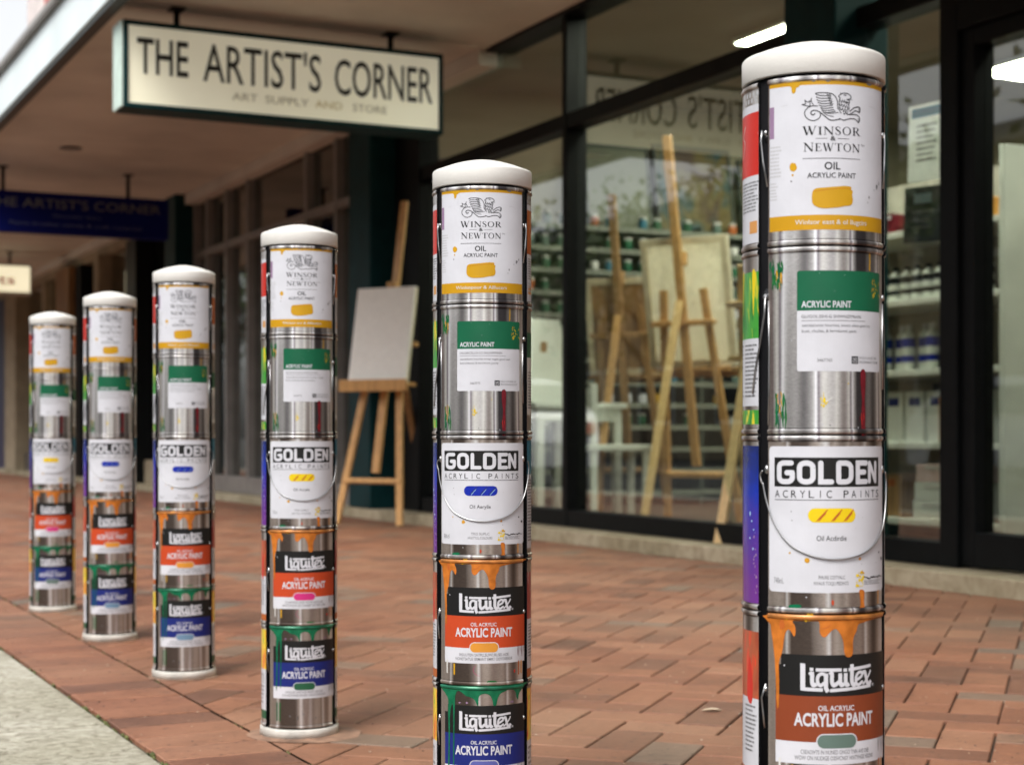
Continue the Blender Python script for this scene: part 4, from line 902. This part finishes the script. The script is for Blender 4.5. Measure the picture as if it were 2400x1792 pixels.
# ------------------------------------------------------------------ easels
def easel(label, x, y, z, rz, wood, wood2, posts=True, hgt=2.06, group='wooden easels'):
    t = thing('easel', label, 'easel', (x,y,z), rz, group); k = math.tan(R_(11)); F = lambda x_, z_, o=0: (x_, z_*k+o, z_)
    for s in (-1, 1):
        mb = MB(); mb.bar(F(s*.235,0), F(s*.125, 1.32 if posts else .88), .045, .026); mb.build('leg', wood, t, bev=.004)
    mb = MB(); mb.bar(F(0,.32,.03), F(0,hgt,.03), .05, .03); mb.build('mast', wood, t, bev=.004)
    mb = MB(); mb.bar(F(-.215,.27,.005), F(.215,.27,.005), .03, .055, (0,k,1)); mb.build('crossbar', wood, t, bev=.004)
    mb = MB(); mb.bar(F(-.2,1.13,.036), F(.2,1.13,.036), .03, .05, (0,k,1)); mb.build('crossbar', wood, t, bev=.004)
    mb = MB(); mb.box(-.25,.25,.06,.17,.86,.885); mb.box(-.25,.25,.045,.059,.83,.905); mb.build('tray', wood, t, bev=.004)
    mb = MB(); mb.bar((0,1.25*k+.06,1.25), (0,.72,.0), .045, .026); mb.build('prop_leg', wood2, t, bev=.004)
    mb = MB(); mb.box(-.035,.035,1.47*k-.02,1.47*k+.028,1.45,1.53); mb.build('clamp', wood, t, bev=.004)
    return t
def canvas(label, x, y, z, rz, w, h, back=True, zoff=.887, fm=None):
    t = thing('canvas', label, 'canvas', (x,y,z), rz); k = R_(11)
    def tilt(o): o.rotation_euler = (-k, 0, 0); o.location = (0, .115, zoff); return o
    mb = MB(); mb.box(-w/2,w/2,-.02,0,0,h); o = tilt(mb.build('painting_face', fm or M_canvas, t, bev=.003))
    mb = MB(); f = .04
    mb.box(-w/2,w/2,.001,.02,0,f); mb.box(-w/2,w/2,.001,.02,h-f,h); mb.box(-w/2,-w/2+f,.001,.02,f,h-f); mb.box(w/2-f,w/2,.001,.02,f,h-f); tilt(mb.build('stretcher', pm('pale_stretcher_wood', (.66,.58,.42), .6, 0, .08, 12), t, bev=.002))
    return t
easel('brown wooden easel standing outdoors against the teal column, holding a blank canvas', 3.71, 9.545, .0, R_(-55), M_pine, M_oak, False)
canvas('blank white canvas resting on the easel outside by the teal column', 3.71, 9.545, 0, R_(-55), .43, .61, fm=pm('white_gesso_canvas', (.86,.85,.82), .8, 0, .02, 30))
fl = .06
easel('large pine easel seen from behind through the middle window', 5.20, 8.03, fl, R_(120), M_pine, M_pine2, True, 2.16)
canvas('tall canvas seen from its back, on the large easel inside the window', 5.20, 8.03, fl, R_(120), .55, .74)
easel('wooden easel deep in the shop window beside the black mullion, with a brown board', 5.42, 9.2, fl, R_(130), M_oak, M_pine, True, 2.0)
canvas('brown backed board on the easel beside the black mullion', 5.42, 9.2, fl, R_(130), .5, .62, fm=M_oak)
easel('pale easel half hidden behind the nearest bollard', 4.79, 6.63, fl, R_(118), M_pine2, M_pine2, True, 1.2)
# ------------------------------------------------------------------ shop contents
def chair(label, x, y, z, rz):
    t = thing('chair', label, 'chair', (x,y,z), rz)
    for sx in (-1,1):
        mb = MB(); mb.box(sx*.17-.02,sx*.17+.02,-.18,-.14,0,.40); mb.build('leg', M_whitep, t, bev=.004)
        mb = MB(); mb.box(sx*.17-.02,sx*.17+.02,.14,.18,0,.80); mb.build('leg', M_whitep, t, bev=.004)
    mb = MB(); mb.box(-.2,.2,-.2,.2,.401,.44); mb.build('seat', M_whitep, t, bev=.008)
    mb = MB(); mb.box(-.149,.149,.148,.172,.62,.78); mb.box(-.149,.149,.148,.172,.50,.55); mb.build('backrest', M_whitep, t, bev=.004)
chair('white wooden chair inside the window next to the black mullion', 4.93, 8.62, fl, R_(75))
t = thing('table', 'white table inside the left window pane behind the second bollard', 'table', (4.82, 9.25, fl), 0)
for sx in (-1,1):
    for sy in (-1,1): mb = MB(); mb.box(sx*.27-.025,sx*.27+.025,sy*.4-.025,sy*.4+.025,0,.64); mb.build('leg', M_whitep, t, bev=.004)
mb = MB(); mb.box(-.32,.32,-.45,.45,.66,.695); mb.build('tabletop', M_whitep, t, bev=.006); mb = MB(); mb.box(-.29,.29,-.42,.42,.58,.659); mb.build('apron', M_whitep, t)
# things on the white table
for k, (lb, dx, dy, w, h, rz) in enumerate((('large white pad leaning upright on the white table', -.05, -.15, .42, .55, 20), ('small white pad leaning at the back of the white table', .12, .25, .3, .36, 35))):
    t = thing('paper_pad', lb, 'pad', (4.82+dx, 9.25+dy, fl+.697), R_(rz)); mb = MB(); mb.box(-w/2,w/2,-.008,.008,0,h); o = mb.build('sheets', M_whitep, t, bev=.002); o.rotation_euler = (R_(-14),0,0)
    mb = MB(); mb.bar((0,h*.22,0),(0,h*.12,h*.7),.05,.008); mb.build('stand', M_oak, t)
# posters on the glass
M_notice = pm('notice_paper', (.72,.76,.76), .7)
def _tn():
    nt = M_notice.node_tree; b = nt.nodes['Principled BSDF']; tl = N(nt, 'ShaderNodeBsdfTranslucent'); tl.inputs[0].default_value = (.95,.97,.95,1); mx = N(nt, 'ShaderNodeMixShader'); mx.inputs[0].default_value = .6
    nt.links.new(b.outputs[0], mx.inputs[1]); nt.links.new(tl.outputs[0], mx.inputs[2]); nt.links.new(mx.outputs[0], nt.nodes['Material Output'].inputs['Surface'])
_tn()
def poster(label, y0, y1, z0_, z1_, paper, bars, tilt=0):
    t = thing('poster', label, 'poster', (4.228, (y0+y1)/2, (z0_+z1_)/2), -math.pi/2); w = (y1-y0)/2; h = (z1_-z0_)/2
    mb = MB(); mb.box(-w,w,.0,.0012,-h,h); o = mb.build('sheet', paper, t); o.rotation_euler = (0, R_(tilt), 0)
    A = Art()
    for a in bars: A.rect(a[0]*w, a[1]*w, a[2]*h, a[3]*h, a[4], 2)
    o = A.obj('printing', t, .0006, False); o.rotation_euler = (0, R_(tilt), 0)
ink('azure', (.04,.42,.68)); ink('paleblue', (.30,.45,.55))
poster('white notice with a blue header stuck inside the glass right of the nearest bollard', 4.82, 5.07, 1.535, 1.83, M_notice, [(-.85,.85,.66,.92,'azure')] + [(-.6,.35-.1*(i%3),.42-.15*i,.47-.15*i,'lgrey') for i in range(7)], 2)
poster('black notice below the white one inside the glass', 4.86, 5.095, 1.30, 1.515, pm('black_notice_card', (.012,.022,.024), .5), [(-.5,.35,.4,.75,'paleblue'),(-.6,.5,.05,.16,'grey'),(-.6,.3,-.25,-.16,'grey'),(-.6,.4,-.5,-.42,'grey')], 3)
# white shelf unit by the door and what stands on it
su = thing('shelf_unit', 'white shelf unit inside the narrow window right of the nearest bollard', 'shelves', (5.22, 6.02, fl)); SZ = [.11, .463, .80, 1.13, 1.45]
for z in SZ: mb = MB(); mb.box(-.19,.19,-.58,.62,z-.03,z); mb.build('shelf', M_whitep, su, bev=.003)
for y in (-.6, .64): mb = MB(); mb.box(-.19,.19,y-.018,y+.018,0,1.75); mb.build('side_panel', M_whitep, su, bev=.003)
mb = MB(); mb.box(.192,.2,-.6,.64,0,1.75); mb.build('back_panel', pm('shelf_back_grey', (.30,.28,.24), .7), su)
def bottle_mesh(r, h, band, capc):
    mb = MB(); mb.lathe([(r*.95,0),(r,.006),(r,h*.72),(r*.8,h*.8),(r*.38,h*.85),(r*.38,h*.9)], 16, m=0); body = mb.mesh('bottle', [M_whitep, INK[band]], True)
    m2 = MB(); m2.lathe([(r*1.01,h*.18),(r*1.02,h*.2),(r*1.02,h*.3),(r*1.01,h*.32)], 16, capped=False); m2.lathe([(r*1.01,h*.5),(r*1.02,h*.52),(r*1.02,h*.68),(r*1.01,h*.7)], 16, capped=False); lab = m2.mesh('label', INK[band], True)
    m3 = MB(); m3.lathe([(r*.45,h*.9),(r*.45,h*.99),(r*.38,h)], 14); cp = m3.mesh('cap', INK[capc], True); return body, lab, cp
BM1 = bottle_mesh(.032, .215, 'royal', 'white'); BM2 = bottle_mesh(.030, .16, 'black', 'black')
def bottle(ms, x, y, z, label, group):
    o = link('bottle', ms[0]); o.location = (x,y,z); tag(o, label, 'bottle', group); link('label', ms[1], o); link('cap', ms[2], o)
for i in range(9): bottle(BM1, 5.100+.03*(i%2), 5.620+.082*i, fl+SZ[2]+.001, 'white bottle with blue bands standing on the middle white shelf', 'blue banded bottles')
for i in range(10): bottle(BM2, 5.100, 5.580+.078*i, fl+SZ[3]+.001, 'white bottle with black bands on the white shelf below the notices', 'black banded bottles')
def carton(label, x, y, z, sx, sy, sz, mat, patch, group=None, rz=0):
    t = thing('carton', label, 'carton', (x,y,z), R_(rz), group); mb = MB(); mb.box(-sx/2,sx/2,-sy/2,sy/2,0,sz); mb.build('box_body', mat, t, bev=.003)
    mb = MB(); mb.box(-sx/2-.0015,-sx/2-.0005,-sy*.3,sy*.3,sz*.72,sz*.88); mb.build('box_label', INK[patch], t)
for i in range(5): carton('tall white carton with a navy patch on the white shelf', 5.120, 5.580+.148*i, fl+SZ[1]+.001, .12, .125, .235, M_whitep, 'blue', 'tall white cartons')
carton('tall orange carton beside the white cartons with navy patches', 5.100, 6.365, fl+SZ[1]+.001, .09, .06, .22, INK['tan'], 'white'); carton('slim orange tube box standing before the white cartons', 5.045, 5.800, fl+SZ[1]+.001, .03, .045, .21, INK['tan'], 'orange')
for i, (m_, lb) in enumerate(((M_whitep,'lowest white box of the stack on the bottom shelf'),(M_whitep,'middle white box of the stack on the bottom shelf'),(pm('pinkish_box', (.62,.45,.44), .6),'pinkish box on top of the stack on the bottom shelf'))):
    carton(lb, 5.160, 5.840, fl+SZ[0]+.001+.085*i, .24, .34-.02*i, .083, m_, 'paper')
carton('dark box with an amber patch, behind the tall cartons', 5.300, 5.970, fl+SZ[1]+.001, .1, .3, .28, M_dkroom, 'amber'); carton('brown wooden crate on the bottom shelf beside the white boxes', 5.180, 6.240, fl+SZ[0]+.001, .22, .22, .2, M_oak, 'rust')
carton('grey box standing behind the black banded bottles', 5.300, 5.820, fl+SZ[3]+.001, .1, .5, .24, pm('grey_box_card', (.24,.23,.2), .7), 'lgrey'); carton('olive box behind the blue banded bottles', 5.300, 5.870, fl+SZ[2]+.001, .1, .16, .26, pm('olive_card', (.33,.32,.2), .7), 'lgrey')
for i in range(5): carton('small box in a row of boxes on the top white shelf', 5.120, 5.600+.16*i, fl+SZ[4]+.001, .08, .08, .10, INK[('amber','paper','tan','forest','crimson')[i]], 'white', 'small boxes on the top shelf')
# dark shelving along the end wall
dk = thing('shelving', 'dark shelving along the end wall, packed with small jars and boxes', 'shelves', (6.0, 10.2, fl)); DZ = [.10 + .155*i for i in range(13)]
M_dshelf = pm('dark_green_shelf', (.035,.045,.035), .6); M_lip = pm('shelf_price_strip', (.16,.17,.14), .6)
for z in DZ:
    mb = MB(); mb.box(-1.6,2.6,-.14,.2,z-.018,z); s_ = mb.build('shelf', M_dshelf, dk); mb = MB(); mb.box(-1.6,2.6,-.147,-.141,z-.03,z+.004); mb.build('price_strip', M_lip, s_)
for x in (-1.6, -.55, .5, 1.55, 2.6): mb = MB(); mb.box(x-.015,x+.015,-.139,.2,0,2.0); mb.build('upright', M_dshelf, dk)
mb = MB(); mb.box(-1.6,2.6,.201,.21,0,2.0); mb.build('back_panel', M_dshelf, dk)
q = random.Random(21)
jars = []
for c in ('forest','green','gold','paper','slate','rust','white','teal'):
    mb = MB(); mb.lathe([(.03,0),(.032,.004),(.032,.062),(.027,.07)], 12); body = mb.mesh('jar', INK[c], True); m2 = MB(); m2.lathe([(.029,.0705),(.029,.088),(.026,.09)], 12); jars.append((c, body, m2.mesh('lid', INK['black' if c in ('white','paper','gold') else 'paper'], True)))
cname = dict(forest='dark green', green='green', gold='yellow', paper='cream', slate='grey green', rust='rust brown', white='white', teal='teal')
for z in DZ[3:]:
    x = 4.47
    while x < 7.9:
        run = q.choice(jars)
        for _ in range(q.randint(1, 3)):
            if x > 7.9: break
            if q.random() < .8 and abs(((x-6.0+1.6) % 1.05)) > .06:
                o = link('jar', run[1]); o.location = (x, 10.12+q.uniform(-.02,.02), fl+z+.001); tag(o, 'small %s jar on the dark shelving at the end wall' % cname[run[0]], 'jar', '%s jars on the dark shelving' % cname[run[0]]); link('lid', run[2], o)
            x += .13
# paintings leaning on top of the shelving
def paint_tex(name, cols, scale, seed):
    m, nt, b = newmat(name); L = nt.links.new; tc = N(nt, 'ShaderNodeTexCoord'); mp = N(nt, 'ShaderNodeMapping'); mp.inputs['Location'].default_value = (seed, seed*2, 0); L(tc.outputs['Object'], mp.inputs[0])
    nz = N(nt, 'ShaderNodeTexNoise'); nz.inputs['Scale'].default_value = scale; nz.inputs['Detail'].default_value = 2; nz.inputs['Distortion'].default_value = 1.2; L(mp.outputs[0], nz.inputs['Vector'])
    r = ramp(nt, [(.3+.4*i/(len(cols)-1), c) for i, c in enumerate(cols)]); L(nz.outputs[0], r.inputs[0]); L(r.outputs[0], b.inputs['Base Color']); b.inputs['Roughness'].default_value = .6; return m
def painting(label, x, y, z, w, h, mat, rx=-8, rz=0):
    t = thing('painting', label, 'painting', (x,y,z), R_(rz)); mb = MB(); mb.box(-w/2,w/2,-.02,.0,0,h); o = mb.build('picture', mat, t); o.rotation_euler = (R_(rx),0,0)
    f = .02; mb = MB(); mb.box(-w/2-f,w/2+f,-.028,.005,-f,-.001); mb.box(-w/2-f,w/2+f,-.028,.005,h+.001,h+f); mb.box(-w/2-f,-w/2-.001,-.028,.005,0,h); mb.box(w/2+.001,w/2+f,-.028,.005,0,h); o = mb.build('picture_frame', M_dshelf, t); o.rotation_euler = (R_(rx),0,0)
zt = fl + DZ[-1] + .023
painting('abstract painting in teal, yellow and brown on top of the dark shelving', 6.55, 10.22, zt, .62, .62, paint_tex('abstract_teal_yellow', [(.006,.045,.065),(.02,.045,.04),(.10,.07,.008),(.05,.022,.009),(.025,.028,.014)], 3.5, 1.2))
painting('brown and gold painting beside the teal abstract on the shelving', 7.22, 10.22, zt, .5, .55, paint_tex('abstract_brown_gold', [(.04,.03,.012),(.08,.035,.012),(.10,.065,.01),(.04,.04,.02)], 4, 5.5))
painting('pale green painting at the left end on top of the shelving', 5.9, 10.22, zt, .5, .58, paint_tex('pale_green_wash', [(.09,.10,.06),(.12,.13,.08),(.075,.085,.05)], 2.5, 8.5)); painting('yellow painting leaning on the shelving behind the nearest bollard', 7.8, 10.22, zt, .4, .5, paint_tex('yellow_wash', [(.2,.15,.012),(.25,.2,.03),(.1,.075,.015)], 3, 3.5))
painting('red brown painting hung high behind the left window pane', 4.78, 10.36, 2.1, .6, .34, paint_tex('red_brown_wash', [(.10,.03,.02),(.2,.06,.04),(.32,.2,.12)], 3, 6.5), 0)
# ceiling lamps: first two belong to the shop, the rest added unseen for brightness
M_tube = lamp_mat('lamp_diffuser', (1, .965, .87), 26.0)
for lb, x, y in (('square ceiling panel lamp above the tall easel', 5.95, 8.12), ('square ceiling panel lamp beyond the door glass', 7.85, 8.12), ('added panel lamp, out of view, brightening the white shelf unit', 4.68, 5.7), ('added panel lamp, out of view, over the pale easel', 4.68, 6.9), ('added panel lamp, out of view, deep inside by the door', 6.6, 5.0), ('added panel lamp, out of view, nearest the shop door', 4.9, 4.0), ('added panel lamp hidden behind the largest bollard, brightening the canvas', 6.72, 9.0)):
    t = thing('ceiling_lamp', lb, 'lamp', (x,y,2.979), 0, 'ceiling panel lamps'); mb = MB(); mb.box(-.3,.3,-.3,.3,-.03,-.002); mb.build('housing', M_whitep, t); mb = MB(); mb.box(-.28,.28,-.28,.28,-.036,-.031); mb.build('diffuser', M_tube, t)
# counter / pale cabinet seen through the door glass
t = thing('cabinet', 'pale cabinet seen through the glass of the shop door', 'cabinet', (5.6, 5.25, fl)); mb = MB(); mb.box(-.3,.3,-.3,.3,.0,1.62); mb.build('carcass', pm('grey_cabinet_board', (.42,.41,.35), .6), t, bev=.004); mb = MB(); mb.box(-.27,.27,-.322,-.302,.06,.8); mb.box(-.27,.27,-.322,-.302,.84,1.58); mb.build('cabinet_door', M_cream, t, bev=.003); mb = MB(); mb.box(-.02,.02,-.345,-.323,.7,.76); mb.build('cabinet_knob', M_lug, t)
t = thing('stool', 'dark round stool behind the tall easel', 'stool', (5.95, 8.35, fl)); mb = MB(); mb.lathe([(.16,.62),(.175,.63),(.175,.66),(.16,.67)], 24); mb.build('seat', M_alu, t, True)
for k in range(3): mb = MB(); a = k*2.1; mb.tube([(.1*math.cos(a),.1*math.sin(a),.62),(.2*math.cos(a),.2*math.sin(a),0)], .016, 8); mb.build('leg', M_grey, t, True)
# ------------------------------------------------------------------ across the street (seen as reflections in the glass)
M_leaf = newmat('tree_leaves'); 
def _lf():
    m, nt, b = M_leaf; L = nt.links.new; oi = N(nt, 'ShaderNodeNewGeometry'); r = ramp(nt, [(0,(.03,.06,.015)),(.5,(.06,.10,.025)),(1,(.11,.14,.04))]); L(oi.outputs['Random Per Island'], r.inputs[0]); L(r.outputs[0], b.inputs['Base Color']); b.inputs['Roughness'].default_value = .5
_lf(); M_leaf = M_leaf[0]; M_bark = pm('tree_bark', (.12,.09,.06), .9, 0, .3, 8, bump=.5)
tt = thing('street_tree', 'leafy street tree standing across the road', 'tree', (-9.5, 24, -.13), 0, 'trees across the road'); q = random.Random(5); mb = MB(); mb.tube([(0,0,0),(.05,.03,1.2),(.0,.1,2.4),(.1,.1,4)], [.19,.15,.13,.06], 10)
limbs = []
for k in range(7):
    a = k*.9; e = (1.5*math.cos(a)+.1, 1.5*math.sin(a), q.uniform(3.6,5.2)); mb.tube([(0,.08,2.2+.15*k),(e[0]*.5,e[1]*.5,3.1+.1*k),e], [.08,.05,.02], 7); limbs.append(e)
mb.build('trunk', M_bark, tt, True); mb = MB()
for _ in range(3600):
    e = q.choice(limbs); d = Vector((q.gauss(0,1),q.gauss(0,1),q.gauss(0,.8)))*.62; c = Vector(e)+d; n = Vector((q.gauss(0,1),q.gauss(0,1),q.gauss(0,1)+.6)).normalized(); u = n.orthogonal().normalized(); w = n.cross(u); s = q.uniform(.06,.12)
    mb.quadset([c-u*s, c+w*s*.6, c+u*s, c-w*s*.6], [(0,1,2,3)])
mb.build('crown', M_leaf, tt)
for x, y, r in ((-10.2, 31, 1), (-9.2, 38, 2), (-10, 15, 3), (-9.6, 7, 4), (-9.8, -3, 5), (-6.5, 47, 2)):
    c = copy_tree(tt); c.location = (x,y,-.13); c.rotation_euler = (0,0,r); s = .9+.08*r; c.scale = (s,s,s)
M_carw = pm('white_car_paint', (.72,.74,.75), .25, 0, .02, 3, coat=.6); M_carg = pm('car_window_glass', (.02,.025,.025), .05); M_tyre = pm('tyre_rubber', (.02,.02,.02), .8); M_rim = pm('wheel_rim_alloy', (.5,.5,.5), .3, .8)
def car(label, x, y, rz):
    t = thing('parked_car', label, 'car', (x,y,-.13), rz, 'white cars parked along the road'); w = .86
    def loft(prof, wf, m, name):
        vs = []; n = len(prof)
        for s in (-1, 1):
            for (a, z) in prof: vs.append((s*wf(z), a, z))
        mb = MB(); mb.quadset(vs, [(i,(i+1)%n,n+(i+1)%n,n+i) for i in range(n)] + [tuple(range(n))[::-1], tuple(range(n,2*n))]); return mb.build(name, m, t, bev=.03, seg=3)
    loft([(-2.1,.25),(2.1,.25),(2.18,.5),(2.12,.78),(1.1,.95),(.55,1.40),(.3,1.47),(-1.0,1.48),(-1.5,1.40),(-2.05,.95),(-2.15,.6)], lambda z: w if z < .96 else w-(z-.96)*.42, M_carw, 'body')
    loft([(1.0,.98),(.52,1.37),(-1.45,1.37),(-1.85,.98)], lambda z: w+.004-max(0,(z-.96))*.41, M_carg, 'side_window')
    mb = MB(); mb.quadset([(-.76,1.13,.975),(.76,1.13,.975),(.64,.60,1.40),(-.64,.60,1.40)], [(0,1,2,3)]); mb.quadset([(-.76,-2.0,1.03),(.76,-2.0,1.03),(.64,-1.56,1.385),(-.64,-1.56,1.385)], [(3,2,1,0)]); mb.build('windscreen', M_carg, t)
    for sx in (-1,1):
        for yy_ in (-1.3,1.3):
            o = MB(); o.lathe([(.2,-.1),(.31,-.1),(.325,-.06),(.325,.06),(.31,.1),(.2,.1)], 28); wv = o.build('wheel', M_tyre, t, True); wv.rotation_euler = (0,math.pi/2,0); wv.location = (sx*.78, yy_, .325)
            o = MB(); o.lathe([(.02,.105*1),(.19,.09),(.2,.06)], 20); r_ = o.build('rim', M_rim, wv, True); r_.rotation_euler = (0 if sx > 0 else math.pi, 0, 0)
        o = MB(); o.box(sx*.62-.14,sx*.62+.14,2.06,2.15,.62,.74); o.build('headlight', pm('headlight_lens', (.7,.7,.7), .1), t, bev=.01); o = MB(); o.box(sx*.66-.12,sx*.66+.12,-2.17,-2.08,.7,.85); o.build('tail_light', INK['red'], t, bev=.01)
car('white hatchback parked along the near kerb up the street', -1.6, 21.5, 0); car('white hatchback parked on the far side of the road', -7.9, 16.5, math.pi)
ob = thing('opposite_building', 'pale two storey building across the road', 'building', (-17, 10, -.13)); mb = MB(); mb.box(-4,0,-30,40,0,7); mb.build('wall', M_cream, ob); mb = MB(); mb.box(-4.3,.4,-30.3,40.3,7,7.4); mb.build('roof', M_grey, ob)
for i in range(16):
    for z in (1, 4.2): mb = MB(); mb.box(.0,.05,-28+4.2*i,-26+4.2*i,z,z+1.7); f_ = mb.build('window', M_whitep, ob); mb = MB(); mb.box(.051,.06,-27.9+4.2*i,-26.1+4.2*i,z+.1,z+1.6); mb.build('pane', M_carg, f_)
# ------------------------------------------------------------------ light
w = bpy.data.worlds.new('World'); sc.world = w; w.use_nodes = True; nt = w.node_tree; bg = nt.nodes['Background']
EL, AZ = R_(52), R_(235)
sky = N(nt, 'ShaderNodeTexSky', sky_type='NISHITA'); sky.sun_disc = False; sky.sun_elevation = EL; sky.sun_rotation = AZ; sky.air_density = 1; sky.dust_density = 4; sky.ozone_density = 1
hs = N(nt, 'ShaderNodeHueSaturation'); hs.inputs['Saturation'].default_value = .12; nt.links.new(sky.outputs[0], hs.inputs['Color']); nt.links.new(hs.outputs[0], bg.inputs[0]); bg.inputs[1].default_value = .15
sl = bpy.data.lights.new('sun', 'SUN'); sl.energy = 1.5; sl.angle = R_(25); sl.color = (1, .95, .88); so = bpy.data.objects.new('sun', sl); COL.objects.link(so)
d = Vector((math.sin(AZ)*math.cos(EL), math.cos(AZ)*math.cos(EL), math.sin(EL))); so.rotation_euler = d.to_track_quat('Z', 'Y').to_euler(); so.location = (-10, -10, 20)
# ------------------------------------------------------------------ camera
cam = bpy.data.cameras.new('camera'); cam.lens = 57.75; cam.sensor_width = 36; cam.shift_y = 124/2400; cam.clip_end = 600; cam.clip_start = .05
cam.dof.use_dof = True; cam.dof.focus_distance = 2.0; cam.dof.aperture_fstop = 7.6; cam.dof.aperture_blades = 0
co = bpy.data.objects.new('camera', cam); COL.objects.link(co); co.location = (0, 0, .555); co.rotation_euler = (R_(90), 0, -math.atan2(.4425, .8968)); sc.camera = co
sc.view_settings.view_transform = 'Standard'; sc.view_settings.look = 'None'; sc.view_settings.exposure = .86; sc.view_settings.gamma = 1
sc.cycles.use_denoising = True; sc.cycles.max_bounces = 10; sc.cycles.transparent_max_bounces = 12; sc.cycles.caustics_reflective = False; sc.cycles.caustics_refractive = False
